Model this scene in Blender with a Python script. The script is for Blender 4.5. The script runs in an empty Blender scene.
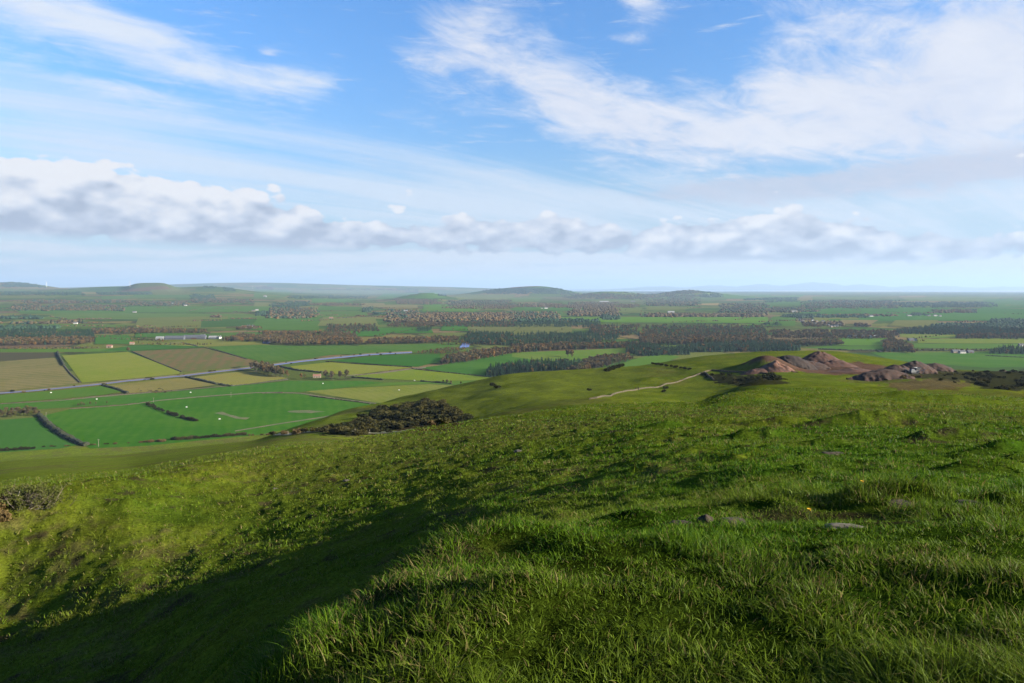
import bpy, bmesh, math, random
import numpy as np
from mathutils import Vector, Matrix
random.seed(7); rng = np.random.default_rng(11); ALB = .47
S = bpy.context.scene; COL = S.collection
F = 682.667; PX0 = 512.0; Y0 = 288.0; VZ = -170.0        # lens, picture centre, eye level, valley floor height
EL = math.radians(19.0); AL = math.radians(15.0)
SUN = Vector((math.cos(EL)*math.cos(AL), -math.cos(EL)*math.sin(AL), math.sin(EL)))

# ------------------------------------------------------------------ numeric helpers
def sstep(a, b, x):
    t = np.clip((np.asarray(x, float)-a)/(b-a), 0, 1); return t*t*(3-2*t)
def _hash(ix, iy, s):
    h = (ix.astype(np.int64)*374761393 + iy.astype(np.int64)*668265263 + s*2246822519) & 0xffffffff
    h = ((h ^ (h >> 13))*1274126177) & 0xffffffff
    return ((h ^ (h >> 16)) & 0xffffff)/float(0xffffff)
def vnoise(x, y, s=0):
    ix = np.floor(x); iy = np.floor(y); fx = x-ix; fy = y-iy
    fx = fx*fx*fx*(fx*(fx*6-15)+10); fy = fy*fy*fy*(fy*(fy*6-15)+10)
    a = _hash(ix, iy, s); b = _hash(ix+1, iy, s); c = _hash(ix, iy+1, s); d = _hash(ix+1, iy+1, s)
    return (a*(1-fx)+b*fx)*(1-fy)+(c*(1-fx)+d*fx)*fy          # 0..1
def fbm(x, y, s=0, o=4):
    t = 0; a = .5; n = 0
    for k in range(o):
        t = t + a*vnoise(x*0.8-y*0.6, x*0.6+y*0.8, s+k); n += a; a *= .5
        x, y = (x*0.8-y*0.6)*2.03+13.1, (x*0.6+y*0.8)*2.03+7.7
    return t/n
def mix3(a, b, t):
    return a+(b-a)*np.asarray(t)[..., None]

# ------------------------------------------------------------------ height of the ground
# per viewing direction: the same twelve features (knoll, its crest, foot, slopes, brow, dip, bowl, spur, foot of the hill)
def cz(D, y): return (D, -(y-Y0)/F*D)
COLS = {}; KF = (1.3,1.18,.90,.27)
COLS[0]    = [(2.5,-2.3),(4,-3.3),cz(16,760),cz(28,680),cz(37,618),cz(42,560),cz(48,503),cz(75,509),cz(150,487),cz(380,462),(712,-169.7)]
COLS[128]  = [(2.3,-2.0),(3.6,-2.75),cz(14.5,760),cz(26,660),cz(34,597),cz(42,537),cz(52,491),cz(85,495),cz(160,478),cz(380,455),(738,-169.7)]
COLS[256]  = [(2.2,-1.76),(3.1,-1.95),(6,-3.45),cz(10,606),cz(17,552),cz(30,494),cz(62,456),cz(105,459),cz(180,451),cz(380,440.5),(800,-169.7)]
COLS[384]  = [(2.4,-1.68),(4.3,-1.9),(6.6,-3.15),cz(10,572),cz(17,516),cz(32,470),cz(80,438),cz(150,439),cz(300,433),cz(500,403),(950,-169.8)]
COLS[450]  = [(2.6,-1.65),(4.9,-1.93),(7.2,-3.0),cz(10.5,535),cz(17.5,492),cz(34,455),cz(95,428),cz(190,427),cz(330,420),cz(560,388),(1040,-169.8)]
COLS[512]  = [(2.8,-1.62),(5.5,-2.0),(7.7,-2.86),cz(11,514),cz(18,480),cz(36,448),cz(110,419),cz(230,415),cz(350,405),cz(600,374),(1100,-169.8)]
COLS[640]  = [(3,-1.6),(6.3,-2.12),(8.8,-3.0),cz(12.5,500),cz(20,467),cz(42,436),cz(190,402),cz(300,401),cz(400,386),cz(620,366),(1150,-169.8)]
COLS[704]  = [(3,-1.6),(6.8,-2.22),(9.3,-3.05),cz(13,494),cz(21,466),cz(45,434),cz(200,403),cz(300,405),cz(390,390),cz(630,357),(1200,-169.8)]
COLS[768]  = [(3,-1.58),(7.2,-2.32),(9.8,-3.1),cz(13.5,490),cz(22,463),cz(48,431),cz(330,382),cz(370,381.5),cz(440,374),cz(640,352),(1250,-169.8)]
COLS[832]  = [(3,-1.57),(7.4,-2.36),(10,-3.12),cz(13.8,486),cz(22.5,460),cz(49,429),cz(320,383),cz(365,382.5),cz(445,374),cz(630,351.5),(1250,-169.8)]
COLS[896]  = [(3,-1.57),(7.7,-2.4),(10.3,-3.15),cz(14,482),cz(23,458),cz(50,427),cz(300,386),cz(360,384),cz(450,374),cz(600,360.5),(1300,-169.8)]
COLS[945]  = [(3,-1.56),(8,-2.45),(10.5,-3.18),cz(14.5,480),cz(23.5,456),cz(51,426),cz(300,387),cz(360,385),cz(455,376),cz(560,370),(1300,-169.8)]
COLS[1024] = [(3,-1.55),(8.2,-2.5),(10.8,-3.2),cz(15,478),cz(24,455),cz(52,425),cz(280,392),cz(360,388),cz(460,379),cz(540,373),(1300,-169.8)]
for px, L in COLS.items():        # the ground behind the knoll lies lower and further off the more to the left one looks
    g = max(0.0, min(1.0, (760-px)/300))*(px > 200)
    g2 = max(0.0, min(1.0, (680-px)/240))*(px > 200)
    for k, m in ((2,.18),(3,KF[0]),(4,KF[1]),(5,KF[2]),(6,KF[3])):
        q = 1+m*(g if k < 5 else g2); L[k] = (L[k][0]*q, L[k][1]*q)
ctl = []
for px in sorted(COLS):
    th = math.atan((px-PX0)/F); c = math.cos(th)
    ctl.append((th, [(0.0,-1.65)]+[(D/c, z) for D, z in COLS[px]]))
LEFT = [(0,-1.65),(2,-2.3),(3.5,-3.1),(12,-8.6),(20,-12.4),(27,-14),(37,-14.8),(48,-18),(85,-29),(165,-50),(400,-104),(760,-169.8)]
RIGHT = [(0,-1.65),(3,-1.58),(8.5,-2.5),(11.5,-3.1),(17,-4.4),(28,-6.6),(62,-12.5),(290,-46),(370,-56),(470,-68),(560,-78),(1300,-169.8)]
BACK = [(0,-1.65),(3,-1.7),(6,-2.1),(9,-2.8),(14,-4),(24,-6),(50,-11),(200,-38),(300,-55),(420,-72),(600,-98),(1200,-169.8)]
ctl = [(-math.pi, BACK), (-1.9, LEFT), (-1.15, LEFT)]+ctl+[(1.15, RIGHT), (1.9, RIGHT), (math.pi, BACK)]
TG = np.linspace(-math.pi, math.pi, 4001)
_ths = np.array([c[0] for c in ctl])
KR = np.stack([np.interp(TG, _ths, [c[1][k][0] for c in ctl]) for k in range(12)], 1)
KZ = np.stack([np.interp(TG, _ths, [c[1][k][1] for c in ctl]) for k in range(12)], 1)
_w = np.exp(-np.linspace(-2.2, 2.2, 45)**2); _w /= _w.sum()
def _sm(a): return np.apply_along_axis(lambda v: np.convolve(np.pad(v, 22, mode='wrap'), _w, mode='valid'), 0, a)
KR, KZ = _sm(KR), _sm(KZ)

HILLS = [(8,14500,281.8,52,1700),(150,10500,285.0,24,600),(118,11500,287,60,900),(210,11000,287.0,40,900),
         (545,13000,288.0,36,900),(500,13500,290,40,900),(690,12000,290.6,40,800),(610,11000,291.6,40,700),
         (425,9000,293.6,30,700),(350,25000,288.2,120,2500),(230,26000,287.2,150,3000),(470,26000,289.2,90,2500)]
def valley(X, Y):
    r = np.hypot(X, Y); az = np.arctan2(X, Y)
    z = np.full(np.shape(r), VZ)
    z = z+sstep(3500, 9000, r)*(fbm(X/1900, Y/1900, 50, 3)-.45)*26*(1-sstep(20000, 33000, r))
    up = sstep(-.20, -.42, az)*sstep(4800, 11500, r)*112
    z = z+up
    for px, D, ty, wp, dd in HILLS:
        a0 = math.atan((px-PX0)/F); A = -(ty-Y0)/F*D-VZ-(112 if px < 270 and D < 12000 else (112 if px < 60 else 0))*float(sstep(-.20, -.42, a0))*float(sstep(4800, 11500, D))
        g = np.exp(-np.abs((az-a0)/(wp/F*math.cos(a0)**2))**(4 if px == 150 else 2)-((r*np.cos(az)-D)/dd)**2)
        z = z+A*g
    z = z-sstep(33000, 37000, r)*9
    return z
BUMPS = []     # (x, y, rx, ry, h) small banks, hummocks and scrapes on the hillside
def hillz(X, Y):
    X = np.asarray(X, float); Y = np.asarray(Y, float)
    sh = X.shape; X = X.ravel(); Y = Y.ravel()
    r = np.hypot(X, Y); th = np.arctan2(X, Y)
    t = (th+math.pi)/(2*math.pi)*4000; i = np.clip(t.astype(int), 0, 3999); f = (t-i)[:, None]
    kr = KR[i]*(1-f)+KR[i+1]*f; kz = KZ[i]*(1-f)+KZ[i+1]*f
    h = np.diff(kr, axis=1); d = np.diff(kz, axis=1)/h
    m = np.zeros_like(kr)
    w1 = 2*h[:, 1:]+h[:, :-1]; w2 = h[:, 1:]+2*h[:, :-1]
    ok = d[:, :-1]*d[:, 1:] > 0
    with np.errstate(all='ignore'):
        mm = (w1+w2)/(w1/d[:, :-1]+w2/d[:, 1:])
    m[:, 1:-1] = np.where(ok, mm, 0)
    k = np.clip((r[:, None] >= kr).sum(1)-1, 0, 10)
    j = np.arange(len(r)); hh = h[j, k]; s = np.clip((r-kr[j, k])/hh, 0, 1)
    z = ((1+2*s)*(1-s)**2*kz[j, k]+s*(1-s)**2*hh*m[j, k]+s*s*(3-2*s)*kz[j, k+1]+s*s*(s-1)*hh*m[j, k+1])
    z = np.where(r >= kr[:, 11], -169.8, z)
    return z.reshape(sh)
def rough(X, Y, r):
    z = (fbm(X/9, Y/9, 3, 3)-.5)*(.6*sstep(9, 30, r)*(1-sstep(300, 620, r)))
    z = z+(fbm(X/2.3, Y/2.3, 9, 3)-.5)*(.17+.11*sstep(14, 40, r))*(1-sstep(150, 500, r))*sstep(.5, 3, r)
    tus = np.maximum(fbm(X/.75, Y/.75, 21, 2)-.47, 0)
    z = z+tus*(.25+.09*sstep(12, 30, r))*(1-sstep(90, 220, r))
    z = z+(fbm(X/45, Y/45, 31, 3)-.5)*5*sstep(60, 250, r)*(1-sstep(500, 720, r))
    smooth = sstep(70, 110, r)*sstep(-.22, -.33, np.arctan2(X, Y))
    z = z*(1-.85*smooth)
    for x, y, rx, ry, h in BUMPS:
        q = ((X-x)/rx)**2+((Y-y)/ry)**2
        z = z+np.where(q < 12, h*np.exp(-q), 0)
    return z
def ground(X, Y):
    X = np.asarray(X, float); Y = np.asarray(Y, float); r = np.hypot(X, Y)
    z = hillz(X, Y)+rough(X, Y, r)*(z_on(r))
    far = valley(X, Y)
    w = sstep(700, 1500, r)
    return np.where(r > 1500, far, np.maximum(z*(1-w)+far*w, VZ))
def z_on(r): return 1-sstep(640, 760, r)
def hit(px, py, d0=2.0, d1=720.0, n=900):
    """nearest ground met by the line of sight through a pixel, between two distances"""
    D = np.geomspace(d0, d1, n); u = (px-PX0)/F; v = -(py-Y0)/F
    z = ground(u*D, D); below = np.nonzero(v*D <= z)[0]
    i = below[0] if len(below) else n-1
    return Vector((u*D[i], D[i], float(z[i])))
def hitfar(px, py, d0=900.0, d1=33000.0, n=260):
    px = np.asarray(px, float); py = np.asarray(py, float)
    D = np.geomspace(d0, d1, n); u = ((px-PX0)/F)[:, None]; v = (-(py-Y0)/F)[:, None]
    X = u*D; z = valley(X, np.broadcast_to(D, X.shape)); b = v*D <= z
    i = np.where(b.any(1), b.argmax(1), n-1); i0 = np.maximum(i-1, 0); j = np.arange(len(px))
    g0 = (v*D-z)[j, i0]; g1 = (v*D-z)[j, i]
    t = np.clip(np.where(g0-g1 != 0, g0/(g0-g1+1e-12), 0), 0, 1)
    DD = D[i0]+(D[i]-D[i0])*t
    return u[:, 0]*DD, DD
def flat(px, py, dz=0.0):
    D = -VZ*F/(py-Y0); return ((px-PX0)/F*D, D, VZ+dz)

# banks and hollows of the slope that throw the thin shadows seen in the photograph
for px, py, wx, wy, h in [(905,503,.5,.25,.20),(850,516,.8,.3,-.2),(870,424,4.5,1.4,1.0),(760,438,2.2,.8,.55),(610,438,1.6,.6,.4),
        (580,432,2,.7,.45),(905,398,6,3,1.6),(955,402,7,3,1.5),(560,455,1.0,.4,.3),(700,452,1.4,.5,.35),(500,447,1,.5,.35),
        (990,470,1.1,.35,.3),(960,488,.7,.25,.22),(1010,450,1.6,.5,.4),(800,470,.9,.3,.2),(440,470,.9,.35,.25),(330,480,.9,.35,.28),
        (250,475,1,.4,.3),(130,505,1,.5,.4),(60,520,.8,.4,.35),(300,520,.7,.3,.22),(555,520,.6,.3,.16),
        (640,470,.9,.3,.22),(690,478,.8,.25,.18),(780,424,3,1,.6),(660,428,2.2,.8,.5),(940,440,1.8,.6,.5),(830,446,1.4,.5,.4)]:
    p = hit(px, py); BUMPS.append((p.x, p.y, wx, wy, h))
p = hit(764, 372, 380); BUMPS.append((p.x+8, p.y+16, 17, 20, 9.0))         # grassy knoll at the quarry's edge
p = hit(790, 374, 380); BUMPS.append((p.x+14, p.y+60, 26, 22, 3.5))

# ------------------------------------------------------------------ mesh and object helpers
def mesh_np(name, V, Q=None, T=None, col=None, smooth=False, attrs=None):
    me = bpy.data.meshes.new(name); V = np.asarray(V, np.float32)
    Q = np.zeros((0, 4), np.int32) if Q is None else np.asarray(Q, np.int32).reshape(-1, 4)
    T = np.zeros((0, 3), np.int32) if T is None else np.asarray(T, np.int32).reshape(-1, 3)
    me.vertices.add(len(V)); me.vertices.foreach_set('co', V.ravel())
    me.loops.add(Q.size+T.size); me.loops.foreach_set('vertex_index', np.concatenate([Q.ravel(), T.ravel()]).astype(np.int32))
    me.polygons.add(len(Q)+len(T))
    st = np.concatenate([np.arange(len(Q))*4, Q.size+np.arange(len(T))*3]).astype(np.int32)
    me.polygons.foreach_set('loop_start', st)
    if smooth: me.polygons.foreach_set('use_smooth', np.ones(len(st), bool))
    if col is not None:
        a = me.color_attributes.new('tint', 'FLOAT_COLOR', 'POINT')
        c = np.ones((len(V), 4), np.float32); c[:, :3] = np.asarray(col)*ALB; a.data.foreach_set('color', c.ravel())
    me.update(calc_edges=True); me.validate(); return me
def put(name, me, m=None, parent=None, loc=None):
    o = bpy.data.objects.new(name, me); COL.objects.link(o)
    if m is not None and me is not None and not me.materials: me.materials.append(m)
    if parent is not None: o.parent = parent
    if loc is not None: o.location = loc
    return o
def tag(o, label=None, cat=None, group=None, kind=None):
    for k, v in (('label', label), ('category', cat), ('group', group), ('kind', kind)):
        if v: o[k] = v
    return o
def thing(name, label, cat, loc, rz=0, group=None, sc=1.0):
    o = put(name, None, loc=loc); o.rotation_euler = (0, 0, rz); o.scale = (sc, sc, sc)
    return tag(o, label, cat, group)
def copy_thing(root, loc, rz, sc, label=None, group=None):
    r = root.copy(); COL.objects.link(r); r.location = loc; r.rotation_euler = (0, 0, rz); r.scale = sc
    if label: r['label'] = label
    if group: r['group'] = group
    for ch in list(root.children):
        c = ch.copy(); COL.objects.link(c); c.parent = r
        for g in list(ch.children):
            e = g.copy(); COL.objects.link(e); e.parent = c
    return r
class MB:
    """collects boxes, prisms and tubes into one mesh"""
    def __init__(s): s.V = []; s.Fc = []
    def add(s, v, f):
        n = len(s.V); s.V += [tuple(p) for p in v]; s.Fc += [tuple(i+n for i in q) for q in f]; return s
    def box(s, x0, x1, y0, y1, z0, z1):
        return s.add([(x0,y0,z0),(x1,y0,z0),(x1,y1,z0),(x0,y1,z0),(x0,y0,z1),(x1,y0,z1),(x1,y1,z1),(x0,y1,z1)],
                     [(0,3,2,1),(4,5,6,7),(0,1,5,4),(1,2,6,5),(2,3,7,6),(3,0,4,7)])
    def tube(s, p, q, r0, r1, n=6):
        p = Vector(p); q = Vector(q); d = (q-p).normalized(); a = d.orthogonal().normalized(); b = d.cross(a)
        v = [p+(a*math.cos(t)+b*math.sin(t))*r0 for t in [i*2*math.pi/n for i in range(n)]]
        v += [q+(a*math.cos(t)+b*math.sin(t))*r1 for t in [i*2*math.pi/n for i in range(n)]]
        f = [(i, (i+1) % n, n+(i+1) % n, n+i) for i in range(n)]+[tuple(range(n))[::-1], tuple(range(n, 2*n))]
        return s.add(v, f)
    def mesh(s, name):
        me = bpy.data.meshes.new(name); me.from_pydata(s.V, [], s.Fc); me.update(); return me
    def build(s, name, m, parent=None, loc=None): return put(name, s.mesh(name), m, parent, loc)

# ------------------------------------------------------------------ node helpers
class E:
    """a node socket one can do arithmetic with"""
    def __init__(s, nt, k): s.nt = nt; s.k = k
    def _m(s, op, *a):
        n = s.nt.nodes.new('ShaderNodeMath'); n.operation = op
        for i, v in enumerate((s,)+a):
            if isinstance(v, E): s.nt.links.new(v.k, n.inputs[i])
            else: n.inputs[i].default_value = v
        return E(s.nt, n.outputs[0])
    def __add__(s, o): return s._m('ADD', o)
    __radd__ = __add__
    def __sub__(s, o): return s._m('SUBTRACT', o)
    def __rsub__(s, o): return (s*-1.0)+o
    def __mul__(s, o): return s._m('MULTIPLY', o)
    __rmul__ = __mul__
    def __truediv__(s, o): return s._m('DIVIDE', o)
    def ss(s, a, b):
        n = s.nt.nodes.new('ShaderNodeMapRange'); n.interpolation_type = 'SMOOTHSTEP'
        s.nt.links.new(s.k, n.inputs[0]); n.inputs[1].default_value = a; n.inputs[2].default_value = b
        return E(s.nt, n.outputs[0])
def vec(nt, x, y, z=0.0):
    n = nt.nodes.new('ShaderNodeCombineXYZ')
    for i, v in enumerate((x, y, z)):
        if isinstance(v, E): nt.links.new(v.k, n.inputs[i])
        else: n.inputs[i].default_value = v
    return n.outputs[0]
def noise(nt, v, scale, detail=4.0, rough=.55, dist=0.0):
    n = nt.nodes.new('ShaderNodeTexNoise'); n.inputs['Scale'].default_value = scale; n.inputs['Detail'].default_value = detail
    n.inputs['Roughness'].default_value = rough; n.inputs['Distortion'].default_value = dist
    if v is not None: nt.links.new(v, n.inputs['Vector'])
    return E(nt, n.outputs['Fac'])
def cmix(nt, f, a, b, mode='MIX'):
    n = nt.nodes.new('ShaderNodeMix'); n.data_type = 'RGBA'; n.blend_type = mode
    for i, v in ((0, f), (6, a), (7, b)):
        if isinstance(v, E): nt.links.new(v.k, n.inputs[i])
        elif isinstance(v, (int, float)): n.inputs[i].default_value = v
        elif isinstance(v, tuple): n.inputs[i].default_value = v+(1.0,)
        else: nt.links.new(v, n.inputs[i])
    return n.outputs[2]
def newmat(name):
    m = bpy.data.materials.new(name); m.use_nodes = True; nt = m.node_tree
    return m, nt, nt.nodes['Principled BSDF']
def coords(nt, which='Object'):
    return nt.nodes.new('ShaderNodeTexCoord').outputs[which]
def posw(nt): return nt.nodes.new('ShaderNodeNewGeometry').outputs['Position']
def mat(name, c0, c1=None, scale=1.0, rough=.8, detail=4.0, spec=.2, world=False, bump=0.0, metal=0.0):
    """surface whose colour wanders between two tones with a noise"""
    m, nt, b = newmat(name); c1 = c1 or tuple(x*.7 for x in c0); c0 = tuple(x*ALB for x in c0); c1 = tuple(x*ALB for x in c1)
    v = posw(nt) if world else coords(nt)
    n = noise(nt, v, scale, detail)
    nt.links.new(cmix(nt, n.ss(.3, .7), c0, c1), b.inputs['Base Color'])
    b.inputs['Roughness'].default_value = rough; b.inputs['Specular IOR Level'].default_value = spec; b.inputs['Metallic'].default_value = metal
    if bump:
        bn = nt.nodes.new('ShaderNodeBump'); bn.inputs['Strength'].default_value = bump
        nt.links.new(n.k, bn.inputs['Height']); nt.links.new(bn.outputs[0], b.inputs['Normal'])
    return m
def leafmat(name, c0, c1, rnd=.5, trans=.25, attr=False):
    """foliage: tone differs from plant to plant and from clump to clump; thin leaves let some light through"""
    m, nt, b = newmat(name); c0 = tuple(x*ALB for x in c0); c1 = tuple(x*ALB for x in c1)
    n = noise(nt, coords(nt), .9, 3.0).ss(.3, .7)
    if attr:
        a = nt.nodes.new('ShaderNodeAttribute'); a.attribute_name = 'tint'; c = a.outputs['Color']
        c = cmix(nt, n*.35, c, (c1[0], c1[1], c1[2]))
    else:
        oi = nt.nodes.new('ShaderNodeObjectInfo'); r = E(nt, oi.outputs['Random'])
        c = cmix(nt, n*(1-rnd)+r*rnd, c0, c1)
    nt.links.new(c, b.inputs['Base Color']); b.inputs['Roughness'].default_value = .7; b.inputs['Specular IOR Level'].default_value = .05
    t = nt.nodes.new('ShaderNodeBsdfTranslucent'); nt.links.new(c, t.inputs['Color'])
    mx = nt.nodes.new('ShaderNodeMixShader'); mx.inputs[0].default_value = trans
    nt.links.new(b.outputs[0], mx.inputs[1]); nt.links.new(t.outputs[0], mx.inputs[2])
    nt.links.new(mx.outputs[0], nt.nodes['Material Output'].inputs['Surface'])
    return m

# ------------------------------------------------------------------ ground sheet: hill, valley and the land out to the coast
GREEN = np.array([.076,.120,.011]); LUSH = np.array([.046,.104,.008]); YELL = np.array([.145,.172,.017]); DRY = np.array([.135,.105,.045]); EARTH = np.array([.06,.042,.028])
def cells(X, Y, sx, sy, ang, seed):
    """nearest cell of a jittered grid: id in 0..1 and distance to the border"""
    c, s = math.cos(ang), math.sin(ang); u = (X*c+Y*s)/sx; v = (-X*s+Y*c)/sy
    iu = np.floor(u); iv = np.floor(v); b1 = np.full(X.shape, 9.); b2 = np.full(X.shape, 9.); idd = np.zeros(X.shape)
    for a in (-1, 0, 1):
        for b in (-1, 0, 1):
            ju = iu+a; jv = iv+b
            px = ju+.5+.6*(_hash(ju, jv, seed)-.5); py = jv+.5+.6*(_hash(ju, jv, seed+1)-.5)
            d = np.maximum(abs(u-px), abs(v-py)); h = _hash(ju, jv, seed+2); n = d < b1
            b2 = np.where(n, b1, np.minimum(b2, d)); idd = np.where(n, h, idd); b1 = np.where(n, d, b1)
    return idd, (b2-b1)*min(sx, sy)*.5
PAL = np.array([(.055,.130,.030),(.070,.135,.030),(.095,.160,.040),(.130,.170,.045),(.055,.120,.034),(.175,.175,.070),(.090,.135,.040),(.20,.165,.095),(.050,.115,.036),(.085,.150,.036),(.12,.165,.05),(.14,.11,.075)])
SCRUB = []   # (outline as seen from the brow, tone, nearest, farthest): litter and low growth under gorse and bracken
def ground_colour(X, Y, Z):
    r = np.hypot(X, Y); az = np.arctan2(X, Y); px = PX0+F*np.tan(np.clip(az, -1.2, 1.2))
    n1 = fbm(X/14, Y/14, 60, 4); n2 = fbm(X/3.1, Y/3.1, 70, 3); n3 = fbm(X/.9, Y/.9, 75, 3); n4 = fbm(X/60, Y/60, 90, 3)
    c = np.broadcast_to(GREEN, X.shape+(3,)).copy()
    c = mix3(c, LUSH, sstep(.45, .65, n2)*(1-sstep(60, 200, r))*.8)
    left = sstep(620, 250, px)
    c = mix3(c, YELL, np.clip(sstep(.42, .62, n1)*.55+left*.5*sstep(.35, .6, n2)+sstep(40, 160, r)*.35, 0, .9))
    c = mix3(c, DRY, sstep(.58, .72, n3*.5+n1*.5)*.6*(1-sstep(120, 400, r)))
    c = mix3(c, DRY*.9, sstep(.6, .75, n4)*.4*sstep(40, 90, r))
    c = mix3(c, EARTH, sstep(.70, .78, fbm(X/1.7, Y/1.7, 99, 3))*.8*(1-sstep(60, 160, r)))
    spur = sstep(280, 340, r)*sstep(560, 500, px+0*r+ (r-300)*-.1)*0
    sp = sstep(300, 360, r)*sstep(380, 440, px)*sstep(660, 610, px)                 # browner rough grass of the spur
    c = mix3(c, np.array([.140,.172,.020])*(.75+.5*n1[..., None]), sp*.85)
    sl = sstep(75, 110, r)*sstep(420, 360, px)                                       # smooth pasture on the lower slope
    c = mix3(c, np.array([.165,.215,.024])*(.85+.3*n1[..., None]), sl*.9)
    c = mix3(c, np.array([.15,.115,.055]), sl*sstep(.57, .66, fbm(X/30+Y/60, Y/9, 120, 3))*.5)
    # quarry floor
    Dq = r*np.cos(az)
    q = ((px-830)/92)**2+((Dq-495)/48)**2+(fbm(X/12, Y/12, 130, 3)-.5)*.9
    c = mix3(c, np.array([.12,.068,.052])*(.65+.7*fbm(X/5, Y/2.2, 140, 3)[..., None]), sstep(1.02, .92, q)*.95)
    q2 = ((px-925)/32)**2+((Dq-470)/26)**2+(n1-.5)*.8
    c = mix3(c, np.array([.10,.065,.055])*(.7+.6*n2[..., None]), sstep(1, .9, q2)*.85)
    py = Y0-F*Z/np.maximum(Y, .1); jx = px+(n1-.5)*22; jy = py+(n2-.5)*6
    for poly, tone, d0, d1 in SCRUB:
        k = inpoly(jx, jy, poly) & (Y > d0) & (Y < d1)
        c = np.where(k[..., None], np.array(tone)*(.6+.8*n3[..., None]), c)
    c = c*(1-.5*(1-sstep(7, 13, r)))[..., None]        # ground colour darker close in, under the longer grass of the knoll
    v = sstep(880, 1000, r)
    ida, ed = cells(X, Y, 330, 210, .42, 5)
    idb, ed2 = cells(X, Y, 900, 520, .2, 8)
    far = sstep(7000, 12000, r)
    k = np.where(fbm(X/5000, Y/5000, 150, 2)*.0+far > .5, idb, ida)
    fc = (PAL*np.array([1.25,1.08,.86]))[np.clip((k*12).astype(int), 0, 11)]*(.85+.3*fbm(X/90, Y/90, 160, 3)[..., None])
    fc = mix3(fc, np.array([.045,.048,.025]), (1-sstep(3+r*.0007, 6+r*.0012, np.where(far > .5, ed2, ed)))*.75*(1-sstep(5000, 10000, r)))
    return mix3(c, fc, v)
def inpoly(px, py, poly):
    c = np.zeros(np.shape(px), bool); n = len(poly); j = n-1
    for i in range(n):
        xi, yi = poly[i]; xj, yj = poly[j]
        c ^= ((yi > py) != (yj > py)) & (px < (xj-xi)*(py-yi)/(yj-yi+1e-12)+xi); j = i
    return c
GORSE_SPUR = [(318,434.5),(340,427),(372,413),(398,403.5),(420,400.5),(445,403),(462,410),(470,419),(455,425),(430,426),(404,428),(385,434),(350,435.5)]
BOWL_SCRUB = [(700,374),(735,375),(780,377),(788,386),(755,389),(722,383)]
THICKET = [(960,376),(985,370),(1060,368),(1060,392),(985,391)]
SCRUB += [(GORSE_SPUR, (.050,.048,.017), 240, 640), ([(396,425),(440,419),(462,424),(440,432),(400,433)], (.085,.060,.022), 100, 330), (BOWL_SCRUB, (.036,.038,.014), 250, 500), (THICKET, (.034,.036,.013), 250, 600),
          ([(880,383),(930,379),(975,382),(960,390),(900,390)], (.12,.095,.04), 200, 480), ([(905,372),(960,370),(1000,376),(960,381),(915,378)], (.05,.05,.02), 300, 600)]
def build_ground():
    th = np.concatenate([np.linspace(-math.pi, -.86, 90, endpoint=False), np.linspace(-.86, -.68, 90, endpoint=False), np.linspace(-.68, .68, 1150, endpoint=False),
                         np.linspace(.68, .86, 90, endpoint=False), np.linspace(.86, math.pi, 90)])
    r = np.concatenate([[.02], np.geomspace(.5, 1.6, 14, endpoint=False), np.geomspace(1.6, 700, 640, endpoint=False), np.geomspace(700, 4000, 150, endpoint=False), np.geomspace(4000, 38000, 200)])
    R, TH = np.meshgrid(r, th, indexing='ij'); X = R*np.sin(TH); Y = R*np.cos(TH)
    Z = np.empty_like(X); C = np.empty(X.shape+(3,))
    for i in range(0, len(r), 80):
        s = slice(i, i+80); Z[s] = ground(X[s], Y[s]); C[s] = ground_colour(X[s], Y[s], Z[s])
    nr, nth = X.shape; idx = np.arange(nr*nth).reshape(nr, nth)
    Q = np.stack([idx[:-1, :-1], idx[:-1, 1:], idx[1:, 1:], idx[1:, :-1]], -1).reshape(-1, 4)[:, ::-1]
    me = mesh_np('ground', np.stack([X, Y, Z], -1).reshape(-1, 3), Q, None, C.reshape(-1, 3), True)
    m, nt, b = newmat('turf'); a = nt.nodes.new('ShaderNodeAttribute'); a.attribute_name = 'tint'
    P = posw(nt); f1 = noise(nt, P, 5.0, 5.0, .7); f2 = noise(nt, P, .35, 5.0, .65)
    g = (f1.ss(.25, .75)*.8+.45)*(f2.ss(.25, .75)*.5+.75)
    n = nt.nodes.new('ShaderNodeVectorMath'); n.operation = 'SCALE'; nt.links.new(a.outputs['Color'], n.inputs[0]); nt.links.new(g.k, n.inputs['Scale'])
    nt.links.new(n.outputs[0], b.inputs['Base Color']); b.inputs['Roughness'].default_value = .9; b.inputs['Specular IOR Level'].default_value = 0
    bp = nt.nodes.new('ShaderNodeBump'); bp.inputs['Strength'].default_value = .6; bp.inputs['Distance'].default_value = .12
    nt.links.new((f1+f2*.5).k, bp.inputs['Height']); nt.links.new(bp.outputs[0], b.inputs['Normal'])
    o = put('ground', me, m); tag(o, 'grassy hill sinking to the patchwork valley floor', 'ground', kind='structure')
build_ground()

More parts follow.
